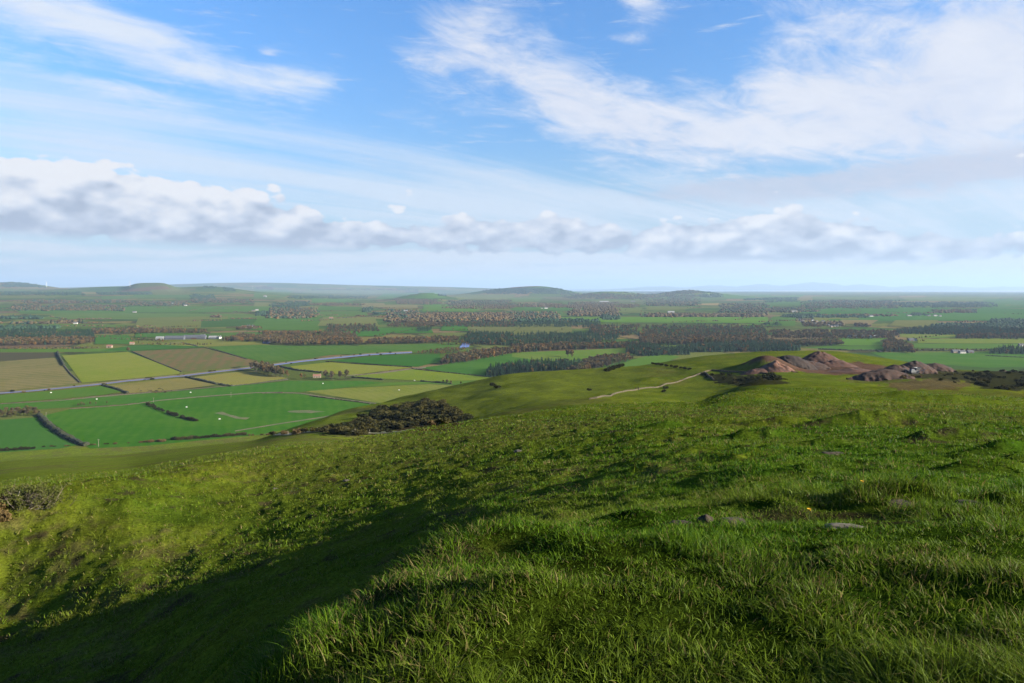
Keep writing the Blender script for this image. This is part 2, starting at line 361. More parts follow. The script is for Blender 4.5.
# ------------------------------------------------------------------ near and mid grass: blades, longer on the knoll, shorter tufts down the slope
def blades(n, r0, r1, seg, hfun, wfun, seed, power=1.0):
    g = np.random.default_rng(seed)
    th = g.uniform(-.80, .80, n); q = g.random(n)
    r = r0*(r1/r0)**q if power == 1 else (r0**(1-power)+q*(r1**(1-power)-r0**(1-power)))**(1/(1-power))
    X = r*np.sin(th); Y = r*np.cos(th)
    cl = fbm(X/.45, Y/.45, 200, 2); keep = g.random(n) < .30+1.1*sstep(.3, .6, cl)
    dz = fbm(X/2.6, Y/2.6, 210, 2)
    X, Y, r, cl, dz = X[keep], Y[keep], r[keep], cl[keep], dz[keep]; n = len(X)
    Z = ground(X, Y)-.01
    tf = sstep(.48, .70, fbm(X/.9, Y/.9, 215, 2)); h = hfun(r)*(.35+1.0*cl)*g.uniform(.45, 1.4, n)*(.60+.5*dz+1.0*tf); w = wfun(r)*g.uniform(.6, 1.3, n)
    az = fbm(X/.30, Y/.30, 220, 2)*15+g.normal(0, 1.25, n); lean = np.clip(g.normal(.75, .33, n), .05, 1.4)
    fa = g.uniform(0, 2*math.pi, n); side = np.stack([np.cos(fa), np.sin(fa), 0*fa], 1); dr = np.stack([np.cos(az), np.sin(az), 0*az], 1)
    rows = []; base = np.stack([X, Y, Z], 1)
    for k in range(seg+1):
        t = k/seg; off = dr*(lean*h*t**1.8)[:, None]+np.array([0, 0, 1.])*(h*(t-.35*lean*t**2.2))[:, None]
        if k < seg:
            ww = w*(1-t*.75)*.5; rows += [base+off-side*ww[:, None], base+off+side*ww[:, None]]
        else: rows.append(base+off)
    nv = 2*seg+1; V = np.stack(rows, 1).reshape(-1, 3); b0 = np.arange(n)*nv
    Q = [np.stack([b0+2*k, b0+2*k+1, b0+2*k+3, b0+2*k+2], 1) for k in range(seg-1)]
    Q = np.concatenate(Q) if Q else None
    T = np.stack([b0+2*seg-2, b0+2*seg-1, b0+2*seg], 1)
    tone = g.random(n); px = PX0+F*X/np.maximum(Y, .1)
    col = mix3(np.broadcast_to(np.array([.030,.100,.004]), (n, 3)), np.array([.180,.300,.014]), tone**2)
    col = mix3(col, np.array([.165,.195,.022]), sstep(.42, .62, fbm(X/6, Y/6, 230, 3))*.45+sstep(600, 250, px)*.35*sstep(12, 30, r))
    straw = g.random(n) < (.035+.05*sstep(20, 60, r)+.13*sstep(.55, .75, fbm(X/1.3, Y/1.3, 240, 3))+.20*sstep(560, 430, px)*sstep(3.6, 4.6, r)*sstep(6.5, 5.3, r))
    col = np.where(straw[:, None], np.array([.27,.225,.085])*g.uniform(.6, 1.15, n)[:, None], col)
    red = g.random(n) < .02; col = np.where(red[:, None], np.array([.14,.105,.03]), col)
    return V, Q, T, np.repeat(col, nv, 0)
def build_grass():
    grass_m, nt, b = newmat('grass_blade'); a = nt.nodes.new('ShaderNodeAttribute'); a.attribute_name = 'tint'; c = a.outputs['Color']
    nt.links.new(c, b.inputs['Base Color']); b.inputs['Roughness'].default_value = .5; b.inputs['Specular IOR Level'].default_value = .05
    t = nt.nodes.new('ShaderNodeBsdfTranslucent'); nt.links.new(c, t.inputs['Color']); mx = nt.nodes.new('ShaderNodeMixShader'); mx.inputs[0].default_value = .38
    nt.links.new(b.outputs[0], mx.inputs[1]); nt.links.new(t.outputs[0], mx.inputs[2]); nt.links.new(mx.outputs[0], nt.nodes['Material Output'].inputs['Surface'])
    sets = [blades(260000, 1.5, 10.5, 3, lambda r: .062+.022*sstep(5, 2.5, r), lambda r: .0050+.0004*r, 1),
            blades(270000, 8, 42, 2, lambda r: .085+.0012*r, lambda r: .0045+.00085*r, 2, 1.0),
            blades(150000, 36, 240, 2, lambda r: .11+.0010*r, lambda r: .012+.0009*r, 3, 1.0)]
    V = []; Q = []; T = []; C = []; n = 0
    for v, q, t_, c_ in sets:
        V.append(v); C.append(c_); T.append(t_+n)
        if q is not None: Q.append(q+n)
        n += len(v)
    me = mesh_np('grass', np.concatenate(V), np.concatenate(Q), np.concatenate(T), np.concatenate(C))
    tag(put('grass', me, grass_m), 'long and short green grass over the hilltop and slope', 'grass', kind='stuff')
build_grass()
# ------------------------------------------------------------------ fields, river, banks, sea, far coast hills
def fieldmat(name, c, c2=None, stripes=0.0, ang=0.0, pitch=12.0):
    m, nt, b = newmat(name); P = posw(nt); c2 = c2 or (c[0]*.72, c[1]*.62, c[2]*.6); gr = c[1] > c[0]*1.12; q = (1.20*ALB, 1.12*ALB, .84*ALB) if gr else (1.08*ALB, 1.06*ALB, .92*ALB); c = tuple(a*b for a, b in zip(c, q)); c2 = tuple(a*b for a, b in zip(c2, q))
    n = noise(nt, P, .009, 6, .7); n2 = noise(nt, P, .12, 5, .75)
    f = n.ss(.32, .68)*1.15+n2.ss(.25, .75)*.75-.45
    if stripes:
        stripes = stripes*1.7; sp = nt.nodes.new('ShaderNodeSeparateXYZ'); nt.links.new(P, sp.inputs[0])
        u = E(nt, sp.outputs[0])*(math.cos(ang)/pitch)+E(nt, sp.outputs[1])*(math.sin(ang)/pitch)+n*2.0
        f = f+(u*6.283)._m('SINE')*stripes
    nt.links.new(cmix(nt, f._m('MAXIMUM', 0.0)._m('MINIMUM', 1.0), c, c2), b.inputs['Base Color'])
    b.inputs['Roughness'].default_value = .95; b.inputs['Specular IOR Level'].default_value = 0
    return m
def sheet(name, poly, m, dz=.4):
    bm = bmesh.new(); vs = [bm.verts.new(flat(x, y, dz)) for x, y in poly]
    f = bm.faces.new(vs); bm.normal_update()
    if f.normal.z < 0: f.normal_flip()
    bmesh.ops.triangulate(bm, faces=bm.faces[:])
    me = bpy.data.meshes.new(name); bm.to_mesh(me); bm.free()
    return tag(put(name, me, m), kind='structure')
LG = (.075,.155,.030); DG = (.034,.118,.020); LIME = (.150,.205,.030); OLV = (.165,.180,.050); TAN = (.225,.195,.075); BRN = (.205,.175,.085); TEAL = (.050,.130,.040)
NEARF = [
 ([(-60,363),(57,358),(80,383),(62,385.6),(0,391.5),(-60,396)], BRN, (.150,.150,.060), .35, 1.2, 22),
 ([(-60,352.8),(57,352.5),(58.5,357.2),(0,361.6),(-60,363)], (.070,.075,.045), (.085,.07,.05), 0, 0, 1),
 ([(-60,348.8),(96,349),(128,348.6),(128,351.5),(57,352.2),(-60,352.5)], (.085,.170,.030), LG, 0, 0, 1),
 ([(62,355.5),(128,352),(181,371.5),(178,374.3),(128,379.2),(82,382.8)], LIME, (.185,.215,.050), .12, 1.0, 16),
 ([(132,351.4),(205,348.2),(247,359.3),(258,361),(252,365.5),(182,372)], (.165,.120,.065), (.120,.130,.050), .25, .35, 26),
 ([(208,346.9),(256,345),(300,346),(384,346),(440,343.6),(456,342.5),(458,345.5),(415,351.8),(384,352.6),(330,355.3),(290,360.8),(262,361.2),(247,358.6)], (.055,.135,.030), (.075,.150,.035), .15, .5, 20),
 ([(100,350.8),(132,345.5),(192,343.8),(205,347.3),(132,350.8)], DG, TEAL, 0, 0, 1),
 ([(150,344.6),(204,339.4),(262,341.5),(262,344.3),(212,346.4),(197,346.4)], (.145,.170,.055), OLV, 0, 0, 1),
 ([(-60,399),(0,395.2),(60,390.5),(101,386.2),(122,391.8),(104,395),(0,403.6),(-60,408)], (.060,.150,.026), LG, .15, .4, 14),
 ([(108,386.2),(128,383.6),(184,378),(216,385),(172,390.6),(128,393.6),(124,391.6)], TAN, (.18,.17,.06), 0, 0, 1),
 ([(190,377.6),(250,370.8),(262,372.8),(288,378.6),(258,382.8),(232,386.2),(218,384.6)], (.215,.215,.055), TAN, 0, 0, 1),
 ([(-60,410),(0,404.6),(104,396.2),(172,391.8),(258,384.2),(290,381),(360,381),(384,382.6),(340,388.5),(300,392.3),(256,392.4),(128,404.4),(45,409),(-60,414)], (.042,.140,.024), (.060,.150,.030), .12, .3, 14),
 ([(42,416.2),(70,409.6),(128,405.4),(160,401),(256,393.4),(300,394.2),(374,405),(384,410),(330,434),(256,436),(150,446),(90,449),(84,444.5)], (.036,.128,.016), (.056,.150,.022), .12, .32, 14),
 ([(-60,424),(0,420.3),(39,417.5),(79,445),(60,449),(0,453),(-60,457)], (.042,.128,.030), (.050,.140,.034), .1, .5, 14),
 ([(305,391.6),(345,388.4),(430,384.4),(462,386),(440,394),(384,404),(376,403)], (.175,.200,.060), (.14,.18,.04), .15, .6, 14),
 ([(290,366.6),(330,362.3),(412,367.7),(352,375.2),(322,373),(296,370)], (.165,.200,.035), (.190,.215,.060), 0, 0, 1),
 ([(352,376.4),(384,372),(412,369.4),(492,377.6),(520,379),(475,380.6),(430,381.6),(384,379)], (.120,.185,.028), LIME, 0, 0, 1),
 ([(331,361),(384,355.2),(440,354.5),(440,361.5),(418,367)], (.036,.125,.024), DG, 0, 0, 1),
 ([(418,368.2),(442,365.2),(490,354.4),(540,353),(560,364),(500,377),(470,375.5)], (.040,.125,.026), (.060,.150,.028), .12, .8, 14),
 ([(384,382.8),(430,382),(475,381),(500,384),(462,385.6),(430,384),(345,388.2)], (.085,.165,.028), LG, 0, 0, 1),
 ([(512,352.6),(560,351),(628,348.2),(650,350),(628,357),(600,358),(548,362),(512,357)], (.085,.170,.030), (.12,.18,.04), 0, 0, 1),
 ([(606,369),(636,359),(660,353),(680,357),(650,368),(620,374)], (.080,.165,.026), LG, 0, 0, 1),
 ([(640,347.2),(684,345),(690,349),(664,351.5),(644,350.5)], (.095,.17,.04), OLV, 0, 0, 1),
 ([(836,339),(846,337.6),(896,338.2),(884,345.2),(832,345.4)], (.085,.190,.024), LG, 0, 0, 1),
 ([(826,346.2),(884,345.8),(900,349.6),(850,350),(800,348)], (.050,.125,.022), LG, 0, 0, 1),
 ([(900,333.5),(955,334.5),(960,337.8),(916,338.6),(900,337)], (.085,.165,.032), OLV, 0, 0, 1),
 ([(917,339.2),(975,338.4),(1090,339),(1090,343),(990,343.5),(918,343)], (.155,.190,.040), (.11,.18,.035), 0, 0, 1),
 ([(915,343.8),(1090,344),(1090,348),(960,349),(912,347.5)], (.080,.160,.032), LG, 0, 0, 1),
 ([(870,352.5),(905,353),(960,352.2),(1090,356),(1090,366),(985,368),(930,364),(890,360)], (.050,.140,.022), LG, 0, 0, 1),
 ([(975,352),(1030,351),(1090,352),(1090,355.4),(1000,354.6)], (.05,.12,.028), DG, 0, 0, 1),
]
for k, (poly, c, c2, st, an, pi_) in enumerate(NEARF):
    sheet('field', poly, fieldmat('field_crop', c, c2, st, an, pi_), .4+.008*k)
def strip(name, pts, up, dn, m, dz):
    poly = [(x, y-up) for x, y in pts]+[(x, y+dn) for x, y in pts[::-1]]
    return sheet(name, poly, m, dz)
m, nt, b = newmat('river_water'); b.inputs['Base Color'].default_value = (.06, .09, .22, 1); b.inputs['Roughness'].default_value = .2; b.inputs['IOR'].default_value = 1.07
bp = nt.nodes.new('ShaderNodeBump'); bp.inputs['Strength'].default_value = .12; bp.inputs['Distance'].default_value = .3
nt.links.new(noise(nt, posw(nt), .4, 3).k, bp.inputs['Height']); nt.links.new(bp.outputs[0], b.inputs['Normal']); WATER = m
R1 = [(-60,399.5),(0,393.6),(30,391.4),(60,388.6),(100,384.6),(128,381.2),(165,377.8),(185,376),(210,372.8),(235,370),(254,367.8)]
R2 = [(268,366.0),(285,363.8),(300,361.8),(320,359.6),(340,357.6),(365,355.2),(384,354),(412,352.6)]
bankm = mat('river_bank', (.21,.155,.085), (.15,.12,.06), .05, .9, world=True)
for R in (R1, R2):
    strip('river', R, .22 if R is R1 else .3, .34 if R is R1 else .5, WATER, .8); strip('riverbank', R, 1.5, -.22, bankm, .7); strip('riverbank', R, -.34, .8, bankm, .65)
sheet('river', [(262,343.4),(268,344),(276,340),(276,336.5),(270,336.5)], WATER, .9)
sheet('river', [(459,348),(469,347.4),(470,343.5),(463,343)], WATER, .9)
trk = mat('farm_track', (.20,.15,.09), (.12,.115,.055), .08, .95, world=True)
for pts, u, d in (([(0,404.2),(60,400.8),(128,394.8),(172,391.2),(256,383.6),(288,379.8)], .25, .25), ([(128,405),(160,400.6),(200,397),(256,392.9),(275,392.6),(300,393.4),(340,399.4),(376,403.6)], .35, .45),
                  ([(346,376),(384,373),(412,369),(426,367.6)], .5, .5), ([(235,431.5),(280,424),(320,418),(360,411.5),(384,407)], .5, .5)):
    strip('track', pts, u, d, trk, .55)
def ell(cx, cy, a, b, n=22, s=0):
    g = np.random.default_rng(s); return [(cx+a*math.cos(t)*(1+g.normal(0, .1)), cy+b*math.sin(t)*(1+g.normal(0, .1))) for t in np.linspace(0, 2*math.pi, n, endpoint=False)]
worn = mat('worn_turf', (.17,.15,.07), (.08,.13,.03), .09, .95, world=True)
sheet('bare_ground', [(214,413.5),(222,412),(230,415),(240,417.5),(250,418),(246,420),(236,419),(226,416)], worn, .6)
sheet('bare_ground', ell(305, 412, 17, 1.3, s=3), worn, .6)
# far farmland draped over the rolling land
FARF = [(0,44,288.6,291,.10,.15,.05),(18,62,287.2,289.4,.19,.16,.085),(0,62,296,298.6,.12,.15,.06),(84,102,292.2,294.6,.20,.18,.09),(96,132,296,299.2,.08,.15,.05),(128,200,295.2,298,.075,.15,.045),
 (150,192,288.4,295,.12,.14,.055),(10,128,310.5,314.5,.07,.15,.04),(100,262,306,313,.075,.155,.04),(30,262,312.6,318.6,.095,.16,.05),(120,240,318,327.6,.13,.155,.055),(44,130,324.4,328,.09,.155,.04),(206,256,320,327.5,.05,.11,.035),
 (126,208,333.6,337.6,.06,.145,.032),(92,130,335,343.5,.055,.15,.03),(208,262,333,338,.07,.14,.035),(256,322,318.6,329,.07,.15,.035),(316,382,317.5,326.5,.16,.175,.06),(342,390,331,336.5,.05,.15,.03),(256,290,290,297,.085,.155,.055),
 (312,390,290.2,293.6,.13,.165,.07),(308,356,298.4,302.6,.075,.165,.05),(256,276,302.4,306,.17,.18,.075),(318,362,306.2,311.4,.07,.15,.04),(314,368,311.2,317,.085,.155,.045),(364,388,303.6,307.2,.20,.18,.085),
 (384,442,292.4,299,.075,.165,.045),(380,420,304.4,308.6,.215,.195,.09),(416,484,305.4,310.8,.085,.18,.03),(458,516,295.4,300,.14,.17,.065),(380,432,327.6,334.6,.05,.15,.03),(438,476,325.6,332.4,.055,.155,.03),(472,516,326,333.4,.14,.15,.06),
 (508,542,298,301.6,.10,.165,.05),(518,578,307.2,310.2,.065,.15,.04),(510,562,312,316,.075,.14,.045),(566,775,317.2,322.6,.095,.20,.03),(508,568,325,335,.14,.15,.055),(574,645,290.6,296,.10,.165,.06),(608,642,306.4,314,.12,.155,.055),
 (640,692,306.4,310.2,.13,.155,.055),(698,717,303.4,305.4,.30,.23,.11),(718,772,294,298.2,.075,.16,.05),(752,772,303.6,308,.065,.15,.045),(728,772,313.8,317,.20,.145,.085),(668,718,329.6,333.8,.075,.155,.03),(744,762,324,327.8,.07,.15,.03),
 (764,802,295.2,298.2,.09,.18,.045),(768,832,299.2,306,.07,.145,.045),(798,812,297,300.8,.21,.18,.09),(808,862,297,299.8,.11,.16,.055),(768,798,316,325.4,.07,.15,.035),(798,900,308.6,314,.055,.145,.04),(842,1040,308.6,320,.052,.140,.036),
 (818,858,316.4,324,.14,.16,.05),(838,874,320.2,324,.21,.165,.085),(896,928,296,298.4,.24,.18,.12),(894,1002,297.4,301,.12,.165,.055),(988,1060,298,310,.065,.145,.045),(894,934,321.6,328,.15,.155,.05),(930,1060,313,319,.06,.15,.04),
 (640,720,297,300,.09,.14,.055),(540,600,296.5,299,.16,.15,.08),(860,1040,293.8,296,.10,.14,.06),(700,860,292.4,294.6,.09,.135,.06),(600,668,300,303,.12,.14,.06)]
def drape(name, x0, x1, y0, y1, m, dz, seed):
    g = np.random.default_rng(seed); nx = 18; ny = 5; w = (x1-x0); j = g.uniform(-.17, .17, 4)*w; jy = g.uniform(-.22, .22, 4)*(y1-y0)
    U, V = np.meshgrid(np.linspace(0, 1, nx+1), np.linspace(0, 1, ny+1)); U = U.ravel(); V = V.ravel()
    xs = (x0+j[0])*(1-U)*(1-V)+(x1+j[1])*U*(1-V)+(x0+j[2])*(1-U)*V+(x1+j[3])*U*V
    ys = (y0+jy[0])*(1-U)*(1-V)+(y0+jy[1])*U*(1-V)+(y1+jy[2])*(1-U)*V+(y1+jy[3])*U*V
    X, Y = hitfar(xs, ys); Z = valley(X, Y)+dz
    I = np.arange((nx+1)*(ny+1)).reshape(ny+1, nx+1); Q = np.stack([I[1:, :-1], I[1:, 1:], I[:-1, 1:], I[:-1, :-1]], -1).reshape(-1, 4)
    return tag(put(name, mesh_np(name, np.stack([X, Y, Z], 1), Q), m), kind='structure')
for k, (x0, x1, y0, y1, r_, g_, b_) in enumerate(FARF):
    drape('field', x0, x1, y0, y1, fieldmat('far_field', (r_, g_, b_), (r_*.85, g_*.9, b_*.85)), 1.2+.03*k, k)
m, nt, b = newmat('sea_water'); b.inputs['Base Color'].default_value = (.05, .09, .15, 1); b.inputs['Roughness'].default_value = .35; b.inputs['IOR'].default_value = 1.33
tag(put('sea', mesh_np('sea', [(-94000,26000,VZ-5),(94000,26000,VZ-5),(94000,98000,VZ-5),(-94000,98000,VZ-5)], [(0,1,2,3)]), m), kind='structure')
sand = mat('sand_flat', (.55,.52,.46), (.40,.38,.36), .0004, .8, world=True)
for x0, x1, y0, y1 in ((770,905,290.9,291.6),(905,968,291.0,291.4),(975,1045,290.9,291.8)):
    xs = [x0, x1, x1-6, x0+9]; ys = [y1, y1, y0, y0]
    tag(put('mudflat', mesh_np('mudflat', [((x-PX0)/F*D, D, VZ-3.5) for x, y in zip(xs, ys) for D in [(-VZ+3.5)*F/(y-Y0)]], [(0,1,2,3)]), sand), kind='structure')
def coast_hills():
    n = 160; px = np.linspace(560, 1100, n); K = [(660,286.6,40),(715,285.6,34),(762,284.4,32),(815,282.8,40),(862,284.8,34),(930,286,60),(1010,286.8,50)]
    top = np.max([(-VZ+(Y0-y)/F*62000)*np.exp(-((px-x)/w)**2) for x, y, w in K], 0)+20*fbm(px/9, px*0, 5)
    V = []; Q = []; m_ = 12
    for j in range(m_):
        t = j/(m_-1); D = 56000+9000*t; p = math.sin(math.pi*t)**1.3
        for i in range(n): V.append(((px[i]-PX0)/F*D, D, VZ-5+float(top[i])*p*(1+.1*math.sin(i*.9+j*2))))
    for j in range(m_-1):
        for i in range(n-1): Q.append((j*n+i, j*n+i+1, (j+1)*n+i+1, (j+1)*n+i))
    tag(put('hills', mesh_np('hills', V, Q, smooth=True), mat('far_fell', (.10,.11,.06), (.07,.06,.04), .0006, world=True)), kind='structure')
coast_hills()

# ------------------------------------------------------------------ trees and bushes
def leafcloud(g, lobes, n, size, flat_=.0):
    """n little leaf clumps (three-cornered) spread through rounded lobes"""
    k = g.integers(0, len(lobes), n); L = np.array(lobes)[k]
    d = g.normal(size=(n, 3)); d /= np.linalg.norm(d, axis=1)[:, None]
    c = L[:, :3]+d*L[:, 3:6]*(g.uniform(.55, 1.05, n)[:, None])
    a = g.normal(size=(n, 3)); a /= np.linalg.norm(a, axis=1)[:, None]; b_ = np.cross(a, g.normal(size=(n, 3))); b_ /= np.linalg.norm(b_, axis=1)[:, None]
    s = size*g.uniform(.6, 1.4, n)[:, None]
    V = np.stack([c+a*s, c-a*s*.5+b_*s*.85, c-a*s*.5-b_*s*.85], 1).reshape(-1, 3)
    return V, np.arange(3*n).reshape(-1, 3)
def broad_meshes(i):
    g = np.random.default_rng(100+i); H = 14.0; lobes = []
    for k in range(9):
        a = g.uniform(0, 6.28); rr = g.uniform(.8, 3.0); z = g.uniform(5.0, 11.5); s = g.uniform(1.5, 2.6)*(1-.25*(z-5)/6.5)
        lobes.append((math.cos(a)*rr, math.sin(a)*rr, z, s*1.15, s*1.15, s))
    lobes.append((0, 0, 9.0, 2.6, 2.6, 3.6))
    V, T = leafcloud(g, lobes, 330, .85)
    cm = mesh_np('crown', V, None, T)
    t = MB(); t.tube((0, 0, -.4), (.15, .1, 4.5), .42, .30).tube((.15, .1, 4.5), (.1, 0, 10), .30, .08)
    for L in lobes[:6]: t.tube((.15, .1, 3.4+g.uniform(0, 2)), L[:3], .18, .05, 5)
    return cm, t.mesh('trunk')
def conifer_meshes(i):
    g = np.random.default_rng(200+i); n = 300; z = 1.6+(g.random(n)**1.3)*13.2; rad = (15.6-z)/15*2.9*(.8+.4*((z*1.1) % 1)); a = g.uniform(0, 6.28, n)
    q = g.uniform(.45, 1, n); c = np.stack([np.cos(a)*rad*q, np.sin(a)*rad*q, z], 1); o = np.stack([np.cos(a), np.sin(a), -.55+0*a], 1); sd = np.stack([-np.sin(a), np.cos(a), 0*a], 1)
    s = g.uniform(.6, 1.1, n)[:, None]*(.55+.5*(15.6-z)/14)[:, None]
    V = np.stack([c+o*s*1.2, c-o*s*.7+sd*s, c-o*s*.7-sd*s], 1).reshape(-1, 3); T = np.arange(3*n).reshape(-1, 3)
    cm = mesh_np('crown', V, None, T); t = MB(); t.tube((0, 0, -.4), (0, 0, 14.5), .3, .04)
    return cm, t.mesh('trunk')
def bush_mesh(i, n=620, spike=.17):
    g = np.random.default_rng(300+i); lobes = []
    for k in range(7):
        a = g.uniform(0, 6.28); r = g.uniform(.2, .9); s = g.uniform(.45, .8); lobes.append((math.cos(a)*r, math.sin(a)*r, g.uniform(.35, .95), s, s, s*.85))
    V, T = leafcloud(g, lobes, n, spike); V[:, 2] = np.maximum(V[:, 2], -.1)
    return mesh_np('foliage', V, None, T)
BARK = mat('bark', (.085,.065,.05), (.05,.04,.032), 3.0)
BR_M = [leafmat('autumn_crown', (.175,.13,.06), (.10,.085,.045)), leafmat('bare_brown_crown', (.155,.122,.075), (.095,.08,.055)), leafmat('russet_crown', (.25,.15,.05), (.15,.10,.04)), leafmat('olive_crown', (.15,.15,.042), (.095,.095,.032))]
CO_M = [leafmat('conifer_crown', (.030,.062,.034), (.018,.040,.024), trans=.1)]
GO_M = [leafmat('gorse', (.042,.046,.014), (.022,.026,.010), trans=.15), leafmat('gorse_olive', (.095,.085,.026), (.050,.048,.018), trans=.15), leafmat('bracken', (.19,.125,.055), (.12,.09,.04), trans=.2)]
BRM = [broad_meshes(i) for i in range(4)]; COM = [conifer_meshes(i) for i in range(3)]
def proto_tree(name, cat, meshes, cmat):
    r = thing(name, 'x', cat, (0, 0, 0)); cm, tm = meshes; cm = cm.copy(); cm.materials.clear(); cm.materials.append(cmat)
    if not tm.materials: tm.materials.append(BARK)
    put('crown', cm, None, r); put('trunk', tm, None, r); return r
PROTO = {}
for k in range(4):
    for i in range(3): PROTO['B', k, i] = ('broadleaf_tree', 'tree', BRM[(k+i) % 4], BR_M[k])
for i in range(3): PROTO['C', 0, i] = ('conifer_tree', 'tree', COM[i], CO_M[0])
def plant_tree(key, loc, h, label, group=None):
    q = PROTO[key]
    rz = random.uniform(0, 6.28); s = h/14.0; sc = (s*random.uniform(.9, 1.15), s*random.uniform(.9, 1.15), s)
    if isinstance(q, tuple):
        o = proto_tree(*q); PROTO[key] = o; o.location = loc; o.rotation_euler = (0, 0, rz); o.scale = sc; o['label'] = label
        if group: o['group'] = group
        return o
    o = copy_thing(q, loc, rz, sc, label, group)
    if not group and 'group' in o: del o['group']
    return o

# woods of the middle distance, their outlines lying on the valley floor
WOODS = [
 ('B', [(290,346),(362,345),(363,341),(330,337.5),(262,340.5),(262,343.2)], 11, 'in the long brown wood beyond the river'),
 ('B', [(364,345),(372,344.6),(420,344),(458,341.6),(458,339),(372,341)], 11, 'in the brown belt behind the bright riverside field'),
 ('C', [(460,342),(472,344),(514,346),(514,335),(470,334)], 11, 'in the dark evergreen clump by the river bend'),
 ('B', [(414,353.6),(445,354.6),(462,351),(468,348.4),(440,349.6)], 10, 'in the dark thicket at the end of the river reach'),
 ('B', [(440,366),(470,362.6),(490,358.6),(514,354),(545,351),(512,350.6),(480,352.6),(446,359)], 10, 'in the brown wood casting a shadow across the green field'),
 ('C', [(486,378),(520,376.6),(556,375),(580,370.6),(585,364.6),(545,363),(515,366),(490,371)], 9, 'in the evergreen half of the wood behind the spur'),
 ('B', [(556,375),(578,374),(604,368.6),(622,363),(633,360.4),(628,357),(600,358.6),(584,363.6),(579,370)], 9, 'in the brown half of the wood behind the spur'),
 ('B', [(512,352),(560,350.6),(600,349),(638,348),(638,345),(560,346),(512,347.5)], 10, 'in the russet belt behind the pale green field'),
 ('C', [(512,347),(600,345),(600,342.4),(512,343.2)], 11, 'in the evergreen strip over the russet belt'),
 ('C', [(660,353.4),(690,352.6),(740,352),(800,352),(800,346),(760,343.6),(740,344),(690,347)], 10, 'in the evergreen plantation behind the grassy brow'),
 ('B', [(770,347),(843,346),(843,342.6),(768,342.6)], 11, 'in the brown wood behind the quarry'),
 ('B', [(-30,346.6),(90,344.2),(94,339.4),(-30,341)], 12, 'in the brown front of the wood at the left'),
 ('C', [(-30,340.6),(94,339),(94,335),(-30,334.6)], 14, 'in the evergreen back of the wood at the left'),
 ('B', [(-30,350.2),(98,348.9),(98,348.2),(-30,349.2)], 9, 'in the low hedge wood beside the light green strip'),
 ('B', [(884,353),(902,351.6),(915,354.6),(912,347.6),(895,341),(884,343)], 11, 'in the brown copse right of the quarry fields'),
 ('C', [(626,353),(640,356.6),(658,356),(690,355),(690,352.6),(650,347),(628,344.6)], 10, 'in the dark clump left of the grassy brow'),
 ('B', [(128,352.2),(132,351.6),(133,350.8),(128,350.9)], 14, 'at the corner of the lime green field'),
 ('B', [(90,334.4),(205,333.6),(210,332),(150,330.2),(92,330.6)], 15, 'in the dark belt above the farm sheds'),
 ('B', [(222,341.6),(262,342.4),(262,337.5),(240,335.6)], 13, 'in the copse right of the farm sheds'),
 ('B', [(955,339),(1050,339),(1050,336.4),(960,336.4)], 12, 'in the brown belt at the right'),
 ('C', [(896,334.2),(960,335),(1050,335.6),(1050,329),(930,328),(896,331)], 14, 'in the dark belt at the right'),
 ('B', [(640,345),(690,345.4),(768,343),(768,338),(640,339)], 12, 'in the mixed wood over the grassy brow'),
 ('C', [(985,354),(1060,355),(1060,350),(1000,350)], 12, 'in the dark clump at the right edge'),
 ('B', [(896,351.5),(990,351.6),(990,350.4),(896,350.2)], 10, 'in the hedge wood right of the brown copse'),
]
cand = []
for wi, (ty, poly, spc, where) in enumerate(WOODS):
    P = np.array([flat(x, y)[:2] for x, y in poly]); lo = P.min(0); hi = P.max(0)
    gx, gy = np.meshgrid(np.arange(lo[0], hi[0], spc), np.arange(lo[1], hi[1], spc)); gx = gx.ravel()+rng.uniform(-.45, .45, gx.size)*spc; gy = gy.ravel()+rng.uniform(-.45, .45, gy.size)*spc
    k = inpoly(gx, gy, [tuple(p) for p in P]); gx, gy = gx[k], gy[k]
    low = 'hedge wood' in where or 'thicket' in where
    for x, y in zip(gx, gy): cand.append((math.hypot(x, y), ty, x, y, (random.uniform(5, 8) if low else random.uniform(11, 17)), where))
cand.sort()
used = {'B': 0, 'C': 0}; LIM = {'B': 215, 'C': 215}; rest = []
WORD = {0: 'brown autumn tree', 1: 'bare grey brown tree', 2: 'russet tree', 3: 'olive green tree'}
for d, ty, x, y, h, where in cand:
    t2 = ty if random.random() > .08 else ('C' if ty == 'B' else 'B')
    if used[t2] >= LIM[t2] or '---' in where: rest.append((t2, x, y, h)); continue
    used[t2] += 1
    if t2 == 'B':
        k = random.choices([0, 1, 2, 3], [5, 5, 2 if 'russet' not in where else 7, 2])[0]
        plant_tree(('B', k, random.randrange(3)), (x, y, VZ), h, WORD[k]+' '+where, 'trees '+where)
    else: plant_tree(('C', 0, random.randrange(3)), (x, y, VZ), h, 'dark evergreen '+where, 'trees '+where)
